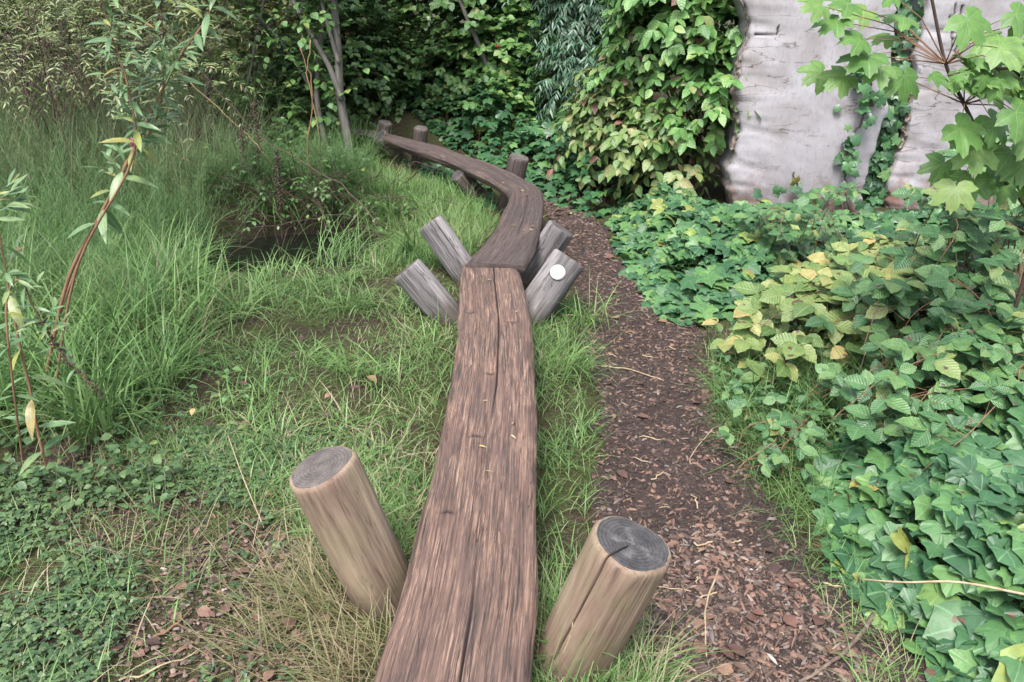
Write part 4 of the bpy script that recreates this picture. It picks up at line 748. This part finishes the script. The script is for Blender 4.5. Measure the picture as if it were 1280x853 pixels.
grass('short_grass', 'short thin turf by the foot of the plain tan post', 'grass', poly([(180, 540), (330, 560), (480, 560), (540, 590), (500, 740), (440, 740), (340, 640), (100, 600)]), 5500, (.04, .13), (.0018, .0038), M_GRASS, lean=.5, rb=(.1, 1))
grass('short_grass', 'scattered sprigs of grass along the edge of the ivy', 'grass', poly([(880, 420), (940, 440), (960, 560), (1030, 600), (1060, 700), (1120, 780), (1160, 900), (1080, 880), (1000, 700), (930, 600), (890, 520)]), 2200, (.05, .16), (.0018, .0036), M_GRASS, lean=.6, rb=(.2, 1))
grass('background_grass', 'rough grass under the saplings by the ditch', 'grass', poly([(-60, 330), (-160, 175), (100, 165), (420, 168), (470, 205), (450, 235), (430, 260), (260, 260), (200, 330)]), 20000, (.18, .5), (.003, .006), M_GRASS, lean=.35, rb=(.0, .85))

# horsetail fronds: stems with whorls of fine needles
def horsetail(name, label, pl, n, hmin, hmax):
    P2 = sample(pl, n); P = g3(P2); b = Buf(); hh = rng.uniform(hmin, hmax, n); lz = rng.normal(0, .16, (n, 2)); rb = rng.uniform(0, 1, n)
    az = np.arctan2(lz[:, 1], lz[:, 0]); ln = np.hypot(lz[:, 0], lz[:, 1])
    V, F, r_, t_ = blades(n, P, hh, np.full(n, .004), az, ln * 2, ln, rb, 5); b.add(V, F, rnd=r_, tip=t_)
    Cn = V.reshape(n, 6, 2, 3).mean(2); wn, kk = 11, 7
    for j in range(wn):
        u = 1.2 + 3.7 * j / (wn - 1); i = int(u); f = u - i; C = Cn[:, i] * (1 - f) + Cn[:, min(i + 1, 5)] * f; m = n * kk; Pb = np.repeat(C, kk, 0)
        aa = np.tile(np.arange(kk) * 2 * np.pi / kk, n) + np.repeat(rng.uniform(0, 6.3, n), kk)
        V, F, r_, t_ = blades(m, Pb, rng.uniform(.05, .17, m) * (1.15 - .6 * j / wn), np.full(m, .0022), aa, rng.uniform(-.3, .5, m), rng.uniform(.7, 1.25, m), np.repeat(rb, kk), 2); b.add(V, F, rnd=r_, tip=np.maximum(t_, .3))
    o_ = obj(name, b, M_HORSE); tag(o_, label, 'horsetail', kind='stuff')
horsetail('horsetail_patch', 'feathery horsetail stand behind the arching loosestrife stalk', poly([(-140, 330), (-120, 250), (60, 225), (200, 235), (255, 260), (270, 320), (200, 345), (60, 330)]), 330, .45, .85)
horsetail('horsetail_patch', 'fine horsetail fronds hanging over the dark ditch', np.array([HOL + q for q in ([-.8, .5], [-.3, .62], [.3, .62], [.45, .6], [.3, 1.0], [-.8, 1.05])]), 170, .35, .6)

# sedge tufts with broad blades
def tuft(label, p, n, Ln, W, lean, bend, mat=M_SEDGE, rb=(.2, .9), sp=.03, cat='sedge tuft', azm=None):
    base = np.r_[p[:2], float(H(p[0], p[1]))]; P = np.zeros((n, 3)); P[:, :2] = rng.normal(0, sp, (n, 2)); az = rng.uniform(0, 6.283, n) if azm is None else rng.normal(azm, .8, n)
    V, F, r_, t_ = blades(n, P, rng.uniform(*Ln, n), rng.uniform(*W, n), az, rng.uniform(.4, 1.4, n) * bend, np.abs(rng.normal(0, lean, n)), rng.uniform(*rb, n), 8)
    b = Buf(); b.add(V, F, rnd=r_, tip=t_); tag(obj('sedge_tuft', b, mat, None, base), label, cat)
tuft('arching sedge tuft with long drooping blades left of the ditch', px(215, 385), 60, (.35, .75), (.006, .012), .25, 2.0)
tuft('smaller sedge tuft leaning over the near edge of the ditch', px(300, 400), 36, (.3, .55), (.005, .01), .3, 1.8)
tuft('upright broad sedge blades beside the red-stemmed loosestrife', px(125, 560), 16, (.4, .62), (.008, .014), .12, .7)
tuft('sedge tuft hanging over the dark ditch beside the pale silver post', px(515, 320), 90, (.25, .5), (.004, .007), .35, 2.0, azm=-2.4)
tuft('bright sedge tuft behind the fine grass, near the thin saplings', px(490, 250), 60, (.2, .42), (.005, .009), .3, 1.4)
tuft('broad-bladed green tuft at the foot of the split post', px(735, 845), 22, (.2, .42), (.006, .011), .4, 1.2)
tuft('flopping half-dead tuft at the foot of the plain tan post', px(405, 765), 130, (.12, .3), (.002, .0042), .7, 1.3, M_DRY, (0, .6), .05, 'grass tuft', azm=3.4)
tuft('arching grass tuft on the path side of the reddish plank', px(712, 470), 60, (.18, .36), (.003, .006), .4, 1.6, M_GRASS, (.2, .85), .04, 'grass tuft', azm=-.3)
tuft('long pale grass tuft by the foot of the disc post', px(735, 405), 60, (.18, .38), (.003, .006), .4, 1.5, M_GRASS, (.3, .9), .05, 'grass tuft')

# clover and low herbs
def herbs(name, label, pl, n, size, mats, tm, hgt, cat, nmax=0, seed=0):
    P2 = sample(pl, n); P2 = P2[(vnoise(P2[:, 0] * 5 + seed, P2[:, 1] * 5) > rng.uniform(-.7, .35, n)) & clear_of(P2)]; n = len(P2); P = np.c_[P2, H(P2[:, 0], P2[:, 1]) + rng.uniform(.008, hgt, n)]
    c = pl.mean(0); root = thing(name, label, cat, np.r_[c, float(H(c[0], c[1]))]); root['kind'] = 'stuff'
    az = rng.uniform(0, 6.28, n); emit(root, P, frames(np.stack([np.cos(az), np.sin(az), 0 * az], -1), np.array([0, -.15, 1]) + .3 * rdir(n)), size * rng.uniform(.6, 1.3, n), tm, mats, nmax, seed=seed)
herbs('clover_patch', 'small-leaved clover carpet over dark soil left of the plain tan post', poly([(-80, 900), (-80, 590), (120, 600), (230, 640), (200, 720), (150, 800), (110, 900)]), 4600, .0115, M_CLOVER, T_CLOVER, .05, 'clover', seed=71)
herbs('clover_patch', 'thin clover scattered behind the plain tan post', poly([(120, 600), (240, 545), (420, 540), (430, 600), (340, 640), (230, 640)]), 1700, .012, M_CLOVER, T_CLOVER, .035, 'clover', seed=72)
herbs('ground_herbs', 'broad low herb leaves under the red-stemmed loosestrife', poly([(-80, 640), (-80, 520), (80, 540), (230, 600), (240, 650), (100, 660)]), 750, .034, M_CLOVER, T_ROUND, .12, 'herbs', seed=73)
herbs('ground_herbs', 'little herb leaves among the short turf beside the reddish plank', poly([(420, 540), (540, 590), (500, 730), (430, 600)]), 260, .02, M_CLOVER, T_ROUND, .05, 'herbs', seed=74)
herbs('nettle_patch', 'grey-green leafy herbs growing under the thin saplings', np.array([HOL + q for q in ([-.9, .6], [.5, .6], [.25, 1.2], [-.2, 1.6], [-1.2, 2.0])]), 1800, .05, M_BRAMG, T_OVLO, .35, 'herbs', seed=75)
herbs('duckweed', 'pale green duckweed film along the near edge of the ditch', poly([(280, 356), (350, 336), (455, 330), (460, 348), (360, 368)], -.0), 2400, .01, M_BRAMG, T_OVLO, .012, 'duckweed', seed=76)

# ------------------------------------------------------------------ loosestrife stalks on the left
def stalk(label, pts, r, lsize, nn, mats, stem, seed, seedtop=True, start=.25, petal=False):
    P = np.array(pts); base = P[0].copy(); base[2] = float(H(base[0], base[1])); P[0, 2] = base[2] - .03; root = thing('loosestrife_stalk', label, 'plant', base); Q = spline(P, 60); b = Buf(); tube(b, Q - base, np.linspace(r, r * .35, 60), 8); obj('stem', b, stem, root)
    LP, LF, LS = [], [], []
    for i in range(nn):
        u = start + (1 - start) * i / nn; q = Q[int(u * 59)]; a0 = i * 1.57 + rng.normal(0, .3)
        for a in (a0, a0 + np.pi):
            d = np.array([math.cos(a), math.sin(a), rng.normal(-.15, .3)]); LP.append(q); LF.append(frames(d[None], np.array([[-.1, -.3, 1]]) + .35 * rdir(1))[0]); LS.append(lsize * rng.uniform(.6, 1.15) * (1.1 - .5 * u))
    # small shoots in the axils
    for i in range(nn):
        u = start + (1 - start) * rng.uniform(.1, 1); q = Q[int(u * 59)]; a = rng.uniform(0, 6.28); dd = nrm(np.array([math.cos(a), math.sin(a), .6])); 
        for k in range(5):
            LP.append(q + dd * .014 * (k + 1)); LF.append(frames((dd + .8 * rdir(1)[0])[None], np.array([[0, -.3, 1.]]) + .3 * rdir(1))[0]); LS.append(lsize * .5 * rng.uniform(.6, 1.1))
    emit(root, np.array(LP), np.array(LF), np.array(LS), T_LANCE, mats, 250, seed=seed)
    if seedtop:
        b = Buf(); n0 = 42
        for q in Q[n0:]:
            for _ in range(5):
                c = q + rng.normal(0, .006, 3) - base; tube(b, np.array([c, c + rdir(1)[0] * .012]), np.array([.003, .0015]), 5)
        o_ = obj('seed_spike', b, M_BSTEM, root)
    return root, Q
LY = 2.8
def lp_(pts, Y): return [pxY(a, b_, Y + .02 * i) for i, (a, b_) in enumerate(pts)]
stalk('long red-stemmed loosestrife stalk arching up across the horsetail', [np.r_[pxY(50, 520, LY)[:2], 0]] + lp_([(82, 360), (120, 280), (155, 212), (190, 140), (225, 70), (260, 20), (290, -60)], LY), .0075, .14, 26, M_LOOSE, M_RSTEM, 81, seedtop=False, start=.3)
stalk('loosestrife side stalk with a brown seed spike beside the long arching one', [np.r_[pxY(50, 520, LY + .1)[:2], 0]] + lp_([(90, 350), (150, 220), (195, 150), (205, 80), (200, 0), (195, -60)], LY + .1), .005, .12, 24, M_LOOSE, M_RSTEM, 82, start=.42)
stalk('loosestrife stalk leaning towards the dead flower heads', [np.r_[pxY(60, 520, LY - .1)[:2], 0]] + lp_([(95, 340), (165, 200), (160, 110), (135, 30), (115, -60)], LY - .1), .005, .12, 22, M_LOOSE, M_RSTEM, 83, start=.45, seedtop=False)
stalk('red-stemmed loosestrife with broad pale leaves beside the broad sedge blades', [px(66, 605)] + lp_([(52, 560), (36, 480), (18, 400), (4, 320), (-10, 240)], 2.25), .006, .15, 11, M_LOOSE, M_RSTEM, 84, seedtop=False, start=.12)
stalk('bent loosestrife stem ending in a drooping brown seed spike', [px(30, 600)] + lp_([(15, 470), (8, 380), (25, 350), (45, 390), (75, 440), (128, 495)], 2.2), .004, .08, 10, M_LOOSE, M_RSTEM, 85, start=.15)
b = Buf(); q = pxY(168, 185, LY - .06)
for i in range(5): tv, tf, ve = T_OV[i % 3]; b.add((tv * [.03, .035, .035]) @ frames(np.array([[.3 + rng.normal(0, .3), -.2, 1.]]), np.array([[rng.normal(0, .6), -1, .1]]))[0].T, tf, vein=ve)
tag(obj('pink_flower', b, M_PINK, None, q), 'small pink flower on the long arching loosestrife stalk', 'flower')
# dead stems
def dead(label, pts, Y, r, mat, name='dead_stalk', n=24):
    P = [pxY(a, b_, Y if np.isscalar(Y) else Y[i]) for i, (a, b_) in enumerate(pts)]; P[0] = P[0] + 0; e0 = P[0].copy(); e0[2] = float(H(e0[0], e0[1])) - .02; dz_ = P[0][2] - e0[2]; P = ([e0 + (P[0] - P[1]) * [.25, .25, 0]] + P) if dz_ > .03 else P; Q = spline(P, n); Q[1:-1] += rng.normal(0, .006, (n - 2, 3)); b = Buf(); tube(b, Q - Q[0], np.linspace(r, r * .5, n), 7); tag(obj(name, b, mat, None, Q[0]), label, 'plant'); return Q
dead('yellow dead stem slanting down towards the ditch', [(345, 262), (300, 232), (255, 210), (215, 190)], 5.85, .006, M_YSTEM)
dead('yellow broken stem sticking up among the brown seed stalks', [(360, 245), (330, 190), (300, 160), (235, 100)], 5.95, .0055, M_YSTEM)
dead('brown bramble whip arching over the dark ditch', [(468, 275), (430, 235), (380, 205), (320, 165), (260, 100), (235, 55)], [5.0, 5.2, 5.5, 5.7, 5.8, 5.9], .005, M_BSTEM)
dead('upright orange-brown stem beside the slim sapling', [(392, 245), (385, 180), (390, 110), (375, 60)], 6.0, .008, M_RSTEM)
dead('upright yellow stem beside the orange-brown one', [(400, 240), (398, 170), (385, 100), (388, 50)], 6.1, .007, M_YSTEM)
dead('low red-brown bramble stem lying over the ditch edge', [(440, 272), (380, 276), (320, 285), (262, 300)], [4.9, 4.8, 4.6, 4.4], .0035, M_BSTEM)
dead('second low red-brown bramble stem crossing the ditch', [(340, 272), (318, 300), (290, 318), (275, 330)], [4.9, 4.6, 4.3, 4.1], .0035, M_BSTEM)
for k, (x0, y0, x1, y1) in enumerate(((305, 225, 302, 160), (322, 220, 318, 130), (348, 240, 346, 190), (256, 200, 252, 160), (270, 190, 262, 95), (240, 170, 236, 60))):
    P0 = px(x0, y0 + 25); base = np.r_[P0[:2], float(H(P0[0], P0[1]))]; root = thing('seed_stalk', 'dark brown dead flower stalk with a rough seed spike behind the horsetail', 'plant', base, 'dead seed stalks among the grass'); Q = tubeobj('stem', [base, (base + pxY(x1, y1, base[1])) / 2 + rng.normal(0, .02, 3), pxY(x1, y1, base[1])], .006, .004, M_BSTEM, root, base); b = Buf()
    for q in Q[10:]:
        for _ in range(7): c = q + rng.normal(0, .012, 3) - base; tube(b, np.array([c, c + rdir(1)[0] * .02]), np.array([.006, .003]), 5)
    obj('seed_spike', b, M_BSTEM, root)
# dark branching dead umbels top left
for k, (x, y) in enumerate(((58, 100), (20, 70), (100, 75))):
    P0 = pxY(x, y, 5.6 + .2 * k); base = np.array([P0[0], P0[1], float(H(P0[0], P0[1]))]); root = thing('dead_umbel', ['tall dark dead plant with branching clusters of brown seed heads', 'dark dead plant with seed heads at the edge of the olive scrub', 'reddish dead plant with loose seed heads beside the loosestrife tips'][k], 'plant', base); top = P0 + [0, 0, .05]
    tubeobj('stem', [base, (base + top) / 2 + [.03, 0, 0], top], .008, .005, M_BSTEM, root, base); bh = Buf(); bb = Buf()
    for i in range(11):
        a = rng.uniform(0, 6.28); s = base + (top - base) * rng.uniform(.55, 1); e = s + np.array([math.cos(a) * .22, math.sin(a) * .16, rng.uniform(.15, .45)]); tube(bb, spline([s - base, (s + e) / 2 + [0, 0, -.03] - base, e - base], 8), np.linspace(.004, .002, 8), 5)
        for _ in range(9): c = e + rng.normal(0, .035, 3) * [1, 1, .5] - base; tube(bh, np.array([c, c + [0, 0, .014]]), np.array([.006, .003]), 5)
    obj('branches', bb, M_BSTEM, root); obj('seed_heads', bh, M_BSTEM, root)['kind'] = 'stuff'

# ------------------------------------------------------------------ litter
g = NG('chip_mix'); M_CHIP = g.finish(g.ramp(g.attr('rnd').outputs['Fac'], [(0, (.03, .024, .022)), (.35, (.08, .056, .047)), (.65, (.15, .095, .072)), (.82, (.24, .14, .1)), (.92, (.16, .14, .135)), (.985, (.3, .22, .17)), (1, (.42, .38, .34))]), .8, None, .3)
def chips(name, label, pl, n, smin, smax, rb=(0, 1), seed=0, el=.45):
    P2 = sample(pl, n); P2 = P2[clear_of(P2)]; n = len(P2); P = np.c_[P2, pz(P2[:, 0], P2[:, 1]) + .001]; b = Buf(); S = smin + (smax - smin) * rng.uniform(0, 1, n) ** 3; az = rng.uniform(0, 6.28, n); asp = np.where(rng.uniform(0, 1, n) < el, rng.uniform(.08, .25, n), rng.uniform(.3, .9, n)); S = np.where(asp < .25, S * 1.9, S); M = frames(np.stack([np.cos(az), np.sin(az), rng.normal(0, .15, n)], -1), np.array([0, 0, 1.]) + .35 * rdir(n)); M[:, :, 0] *= asp[:, None]; M[:, :, 2] *= rng.uniform(.15, .5, n)[:, None]
    V = np.array([[-.5, -.3, 0], [.1, -.55, 0], [.5, -.1, 0], [.3, .5, 0], [-.35, .45, 0], [-.3, -.2, .5], [.25, -.2, .6], [.15, .3, .5], [-.2, .25, .45]]); F = [np.array([[0, 1, 6, 5], [3, 4, 8, 7], [4, 0, 5, 8], [5, 6, 7, 8]]), np.array([[1, 2, 6], [2, 3, 7], [2, 7, 6]])]
    for j in range(2):
        q = np.arange(n) % 2 == j; VV = V * [1 if j else -1, 1, 1]; FF = F if j else [f[:, ::-1] for f in F]; merge(b, (VV, FF, np.zeros(9)), P[q], M[q], S[q], rng.uniform(*rb, q.sum()))
    o_ = obj(name, b.mesh(name, False), M_CHIP); tag(o_, label, 'mulch', kind='stuff')
chips('bark_mulch', 'brown bark chips and grit covering the trodden path', PATH, 17000, .003, .022, (0, .97))
chips('bark_mulch', 'orange stones and chips thick on the near part of the path', poly([(690, 900), (760, 720), (880, 640), (1000, 720), (1160, 900)]), 5000, .004, .026, (.3, 1))
chips('gravel', 'small stones and chips on bare soil beside the dry grass', poly([(90, 900), (150, 790), (210, 700), (330, 650), (400, 690), (360, 900)]), 2400, .004, .024, (.2, 1), el=.1)
chips('soil_crumbs', 'dark crumbs of soil and dead scraps through the turf', poly([(100, 760), (60, 580), (330, 540), (520, 590), (490, 760)]), 3200, .004, .022, (0, .8), el=.2)
_rid = [id(t) for t in T_ROUND]
def fallen(label, pl, n, smin, smax, group, tm, name='fallen_leaf', zoff=.012, mats=M_DEADLEAF, zfix=None):
    P2 = sample(pl, n)
    for i, p2 in enumerate(P2):
        k = (id(tm[i % len(tm)][0]), mats[0].name)
        if k not in _tmesh: b = Buf(); tv, tf, ve = tm[i % len(tm)]; b.add(tv, tf, vein=ve, luv=tv); me = b.mesh('leaf'); me.materials.append(mats[0]); _tmesh[k] = me
        o_ = bpy.data.objects.new(name, _tmesh[k]); COL.objects.link(o_); a = rng.uniform(0, 6.28); M = frames(np.array([[math.cos(a), math.sin(a), .05]]), np.array([[0, 0, 1.]]) + .28 * rdir(1))[0]; m4 = np.eye(4); m4[:3, :3] = M * rng.uniform(smin, smax); m4[:3, 3] = [*p2, (float(pz(p2[0], p2[1])) + zoff) if zfix is None else zfix]; o_.matrix_basis = Matrix(m4.tolist()); sz = np.linalg.norm(m4[:3, 0]); wd_ = ('small ' if sz < smin + (smax - smin) * .33 else 'bigger ' if sz > smin + (smax - smin) * .67 else 'mid-sized ') + ('rounded ' if id(tm[i % len(tm)]) in _rid else 'slender '); tag(o_, wd_ + label, 'leaf', wd_ + group)
fallen('brown dead leaf lying on the mulch path', PATH, 60, .025, .06, 'dead leaves on the path', T_ROUND + T_OV)
fallen('reddish dead leaf on the near mulch beside the glossy ivy', poly([(830, 853), (900, 700), (1020, 720), (1090, 853)]), 9, .035, .062, 'reddish dead leaves by the ivy', T_ROUND + T_OV)
fallen('dead leaf on the bare soil beside the clover', poly([(100, 853), (180, 640), (420, 560), (450, 640), (400, 853)]), 34, .025, .05, 'dead leaves on bare soil', T_ROUND + T_OV)
fallen('dead leaf caught in the meadow grass', poly([(200, 560), (220, 420), (450, 420), (540, 450), (500, 600)]), 12, .03, .06, 'dead leaves in the meadow', T_OV, zoff=.06)
bp = poly([(520, 740), (660, 740), (655, 560), (600, 420), (590, 345), (635, 345), (655, 420), (560, 560)], .25)
fallen('tiny yellow leaf lying on the reddish plank', bp, 8, .018, .03, 'tiny leaves on the reddish plank', T_LANCE, zfix=.2585, mats=leafmat('pale_fallen', [(0, (.4, .28, .1)), (.5, (.5, .42, .2)), (1, (.6, .55, .4))]))
fallen('tiny pale leaf lying on the curved dark plank', poly([(640, 300), (665, 290), (670, 245), (645, 235), (600, 214), (560, 196), (580, 202), (640, 250)], .275), 13, .016, .028, 'tiny leaves on the curved plank', T_OV, zfix=.2835, mats=leafmat('buff_fallen', [(0, (.25, .14, .08)), (.5, (.4, .26, .14)), (1, (.5, .42, .25))]))
def stick(label, a, b_, r, mat, group=None, lift=.008, bow=.02):
    A = px(*a); Bq = px(*b_); t = np.linspace(0, 1, 10)[:, None]; Q = A + (Bq - A) * t; sd = nrm(np.array([-(Bq - A)[1], (Bq - A)[0], 0])); Q = Q + sd * bow * np.sin(np.pi * t) * rng.choice([-1, 1]) + rng.normal(0, .002, (10, 3)); Q[:, 2] = pz(Q[:, 0], Q[:, 1]) + r * .6 + lift * np.sin(np.pi * t[:, 0]); b = Buf(); tube(b, Q - Q[0], np.linspace(r, r * .6, 10), 6); tag(obj('twig', b, mat, None, Q[0]), label, 'twig', group)
stick('pale straight straw on the mulch path in line with the ivy edge', (900, 702), (885, 808), .0032, M_STRAW)
stick('thick brown stick slanting out of the ivy onto the near path', (1090, 775), (1000, 850), .007, M_STICK)
stick('long straw crossing the path beside the yellow-green bramble', (905, 527), (862, 580), .0025, M_STRAW)
stick('bent pale twig lying from the grass strip over the path', (752, 455), (830, 472), .003, M_STRAW)
stick('brown dead twig on bare soil beside the dry grass', (195, 750), (310, 722), .004, M_STICK)
stick('pale curved twig at the gravel beside the clover', (150, 853), (250, 815), .003, M_STRAW)
stick('short orange-brown twig among the gravel', (190, 800), (240, 765), .004, M_RSTEM)
P2 = sample(PATH, 130)
for q in P2:
    a = rng.uniform(0, 6.28); l = rng.uniform(.02, .11); r = rng.uniform(.0012, .003); t = np.linspace(0, 1, 6)[:, None]; Q = np.r_[q, 0] + np.array([math.cos(a), math.sin(a), 0]) * l * t + rng.normal(0, .003, (6, 3)); Q[:, 2] = pz(Q[:, 0], Q[:, 1]) + r + .003; b = Buf(); tube(b, Q - Q[0], r, 5); k = rng.integers(3); lw = 'short' if l < .05 else 'longer' if l > .085 else 'finger-length'; cw = ('grey-brown', 'pale straw', 'dark')[k]; tag(obj('twig', b, [M_STICK, M_STRAW, M_BSTEM][k], None, Q[0]), '%s %s broken twig lying in the bark mulch' % (lw, cw), 'twig', '%s %s twigs in the mulch' % (lw, cw))
herbs('ground_herbs', 'broken carpet of small leaves between the bramble and the mulch path', poly([(890, 500), (900, 440), (960, 430), (1100, 470), (1200, 540), (1060, 560), (1020, 600), (960, 600)]), 900, .045, M_BRAMG, T_OV, .16, 'herbs', nmax=250, seed=77)
# long straws over the right bank
def straw(label, pts, r):
    P = [px(a, b_, z) for a, b_, z in pts]; Q = spline(P, 16); b = Buf(); tube(b, Q - Q[0], np.linspace(r, r * .6, 16), 6); tag(obj('dry_stalk', b, M_STRAW, None, Q[0]), label, 'stalk')
straw('long pale straw stalk lying across the large-leaved ivy', [(1290, 560, .24), (1230, 530, .25), (1160, 506, .24)], .004)
straw('shorter pale straw stalk under the long one on the ivy', [(1290, 552, .26), (1250, 540, .25), (1205, 532, .22)], .004)
straw('curved green-tan stalk across the lower ivy leaves', [(1290, 745, .22), (1200, 728, .23), (1130, 728, .21), (1075, 724, .16)], .0035)
straw('pale dry stalk standing in the bank grass by the bramble', [(1058, 530, .05), (1070, 480, .25), (1082, 440, .45)], .002)
straw('thin dry stalk in front of the tall green bramble', [(1205, 380, .3), (1198, 340, .5), (1193, 305, .62)], .0022)
straw('thin straw leaning over the clover towards the tan post', [(330, 660, .02), (305, 600, .12), (285, 545, .22)], .002)
straw('thin straw crossing the split post', [(688, 850, .05), (714, 790, .22), (716, 735, .3)], .0018)
for x, y, Y in ((622, 58, 7.9), (978, 322, 4.6)):
    b = Buf(); V = nrm(np.array([[a, b_, c] for a in (-1, 0, 1) for b_ in (-1, 0, 1) for c in (-1, 0, 1) if (a, b_, c) != (0, 0, 0)], float))
    th = np.linspace(0, np.pi, 9); P = np.stack([0 * th, 0 * th, -.018 * np.cos(th)], -1); tube(b, P, .018 * np.sin(th) + .0005, 12); tag(obj('berry', b, M_BERRY, None, pxY(x, y, Y)), 'dark red berry hanging in the hazel bush' if x < 700 else 'small red hip in the ivy below the slab', 'berry')
# tangle of dead bramble over the dark ditch
base = np.r_[HOL + [.0, .62], float(H(HOL[0], HOL[1] + .62))]; root = thing('dead_tangle', 'dark tangle of dead bramble twigs overhanging the ditch water', 'dead bush', base)
m = 150; A = base + np.stack([rng.normal(0, .38, m), rng.normal(.02, .12, m), rng.uniform(.05, .3, m)], -1); D = nrm(np.stack([rng.normal(0, .8, m), rng.normal(-.7, .5, m), rng.normal(.35, .5, m)], -1)); Ls = rng.uniform(.15, .5, m)
twigs(root, np.stack([A, A + D * Ls[:, None] * .5 + [0, 0, .04], A + D * Ls[:, None] + [0, 0, -.05]], 1), .004, M_BSTEM)
lp, lf, ls, tw = sprays((A + D * .1)[::3], D[::3], Ls[::3] * .7, 3, .04, True, .4); k = lp[:, 2] > -.1; emit(root, lp[k], lf[k], ls[k], T_OVLO, M_HEDGE, 60, seed=91)
for lab, p, az in (('drooping sedge hanging over the far bank of the ditch', HOL + [-.35, .66], -1.2), ('second drooping sedge on the far bank beside the dead tangle', HOL + [.5, .62], -2.0), ('wispy sedge on the near bank beside the duckweed', HOL + [.45, -.62], 1.0), ('wide sedge spilling in from the horsetail side of the ditch', HOL + [-.98, .1], -.3)):
    tuft(lab, np.r_[p, 0], 110, (.25, .55), (.003, .007), .35, 1.9, azm=az, sp=.09)
grass('tall_grass', 'pale wispy grass stand behind the horsetail, under the olive scrub', 'grass', np.array([[-5.5, 5.2], [-2.2, 5.4], [-1.9, 6.6], [-2.4, 7.6], [-6.5, 7.6]]), 7000, (.5, 1.05), (.002, .0045), M_PALE, lean=.25, bend=.7, clump=.12, rb=(0, 1), K=5)
climber('ivy trailing along the foot of both bleached slabs', [(925, 262), (960, 280), (1000, 285), (1060, 278), (1120, 268), (1200, 263), (1300, 258)], 5.2, 460, 11, .058, M_IVYD, 44)
horsetail('horsetail_patch', 'loose horsetail fronds mixed into the rank grass before the ditch', poly([(-120, 440), (-100, 350), (120, 345), (260, 365), (230, 420), (60, 450)]), 110, .35, .65)
grass('tall_grass', 'messy grass spilling over the near edge of the dark ditch', 'grass', np.array([HOL + q for q in ([-1.0, -.5], [-.6, -.62], [.6, -.66], [.8, -.4], [.85, -.75], [.3, -1.05], [-1.0, -1.0])]), 900, (.08, .22), (.003, .0065), M_GRASS, lean=.6, bend=1.4, clump=.05, rb=(.1, .9), K=6, azm=(1.5, 1.1))
herbs('weed_patch', 'broad-leaved weeds among the grass left of the tan post', poly([(100, 560), (140, 480), (330, 460), (420, 520), (330, 600), (150, 610)]), 420, .035, M_BRAMG, T_OV, .09, 'herbs', nmax=120, seed=78)
herbs('weed_patch', 'little weeds dotted over the chips beside the dry grass', poly([(100, 900), (160, 760), (330, 640), (420, 690), (360, 900)]), 240, .014, M_CLOVER, T_CLOVER, .03, 'herbs', seed=79)
grass('short_grass', 'thin grass growing through the clover carpet', 'grass', poly([(-80, 900), (-80, 590), (120, 600), (330, 640), (250, 760), (150, 900)]), 1000, (.05, .16), (.0018, .0042), M_GRASS, lean=.7, rb=(.1, 1))
tuft('grass tuft dipping its blades into the ditch water', np.r_[HOL + [-.45, -.68], 0], 40, (.2, .4), (.004, .008), .4, 1.7, azm=1.4, sp=.08)
shrub('scrub_bush', 'light green airy scrub growing between the horsetail and the dead flower heads', gb(110, 6.2), [bl(40, 70, 6.1, .7, .35, .32), bl(150, 60, 6.3, .6, .35, .4), bl(235, 90, 6.5, .4, .3, .3), bl(90, -20, 6.6, .8, .4, .4), bl(210, 0, 6.8, .5, .35, .4)], 520, .055, T_LANCELO, leafmat('pale_scrub', [(0, (.17, .25, .09)), (.5, (.27, .36, .15)), (.9, (.38, .43, .21)), (1, (.42, .34, .2))], transl=.3), nmax=160, Ls=(.2, .45), nn=6, seed=12, stmat=M_BSTEM, strad=.008)
sapling('thin grey stem rising through the light green scrub', [([(262, 200), (255, 140), (262, 70), (250, 0), (245, -60)], .016)], 6.9, 30, 23)
sapling('thin crooked grey stem between the light scrub and the yellowing bush', [([(318, 200), (308, 130), (318, 60), (330, 0), (335, -50)], .015)], 7.0, 30, 24)
# growth that carries on beside the frame
ivy('ivy_bank', 'ivy carpet running on beyond the green bramble, away from the path', np.array([[1.75, .4], [2.1, 2.2], [2.2, 3.4], [2.9, 5.0], [5.2, 5.0], [5.2, .4]]), 5200, .075, .2, M_IVY, T_IVYLO, nmax=0, seed=36)
o = grass('short_grass', 'thin turf round the near end of the reddish plank', 'grass', np.array([[-2.6, -.2], [-2.6, 1.5], [-1.3, 1.5], [-.5, 1.25], [.2, 1.25], [.2, -.2]]), 5000, (.06, .18), (.002, .0045), M_GRASS, lean=.5, rb=(.1, 1))
grass('tall_grass', 'rank grass running on left of the broad sedge blades', 'grass', np.array([[-5, 1.2], [-5, 5.2], [-3.2, 5.0], [-2.3, 3.0], [-1.9, 1.9], [-2.4, 1.2]]), 9000, (.2, .5), (.003, .008), M_GRASS, lean=.35, bend=1.3, clump=.08, rb=(.05, .9))
canes = [arc(2.0 + rng.uniform(-.25, .35), 3.3 + rng.uniform(-.2, .3), 1.62 + rng.uniform(-.1, .6), 3.0 + rng.uniform(-.3, .3), rng.uniform(.35, .72), .45) for _ in range(11)]
bramble('loose bramble sprays rising in front of the slab with the dark cracks', canes, .085, M_BRAMG, 10, 56)
canes = [arc(1.5 + rng.uniform(-.2, .3), 4.3 + rng.uniform(-.2, .3), 1.35 + rng.uniform(-.3, .5), 4.0 + rng.uniform(-.3, .3), rng.uniform(.15, .4), .2) for _ in range(7)]
bramble('thin green bramble threading through the small-leaved ivy below the broad slab', canes, .07, M_BRAMG, 8, 57)
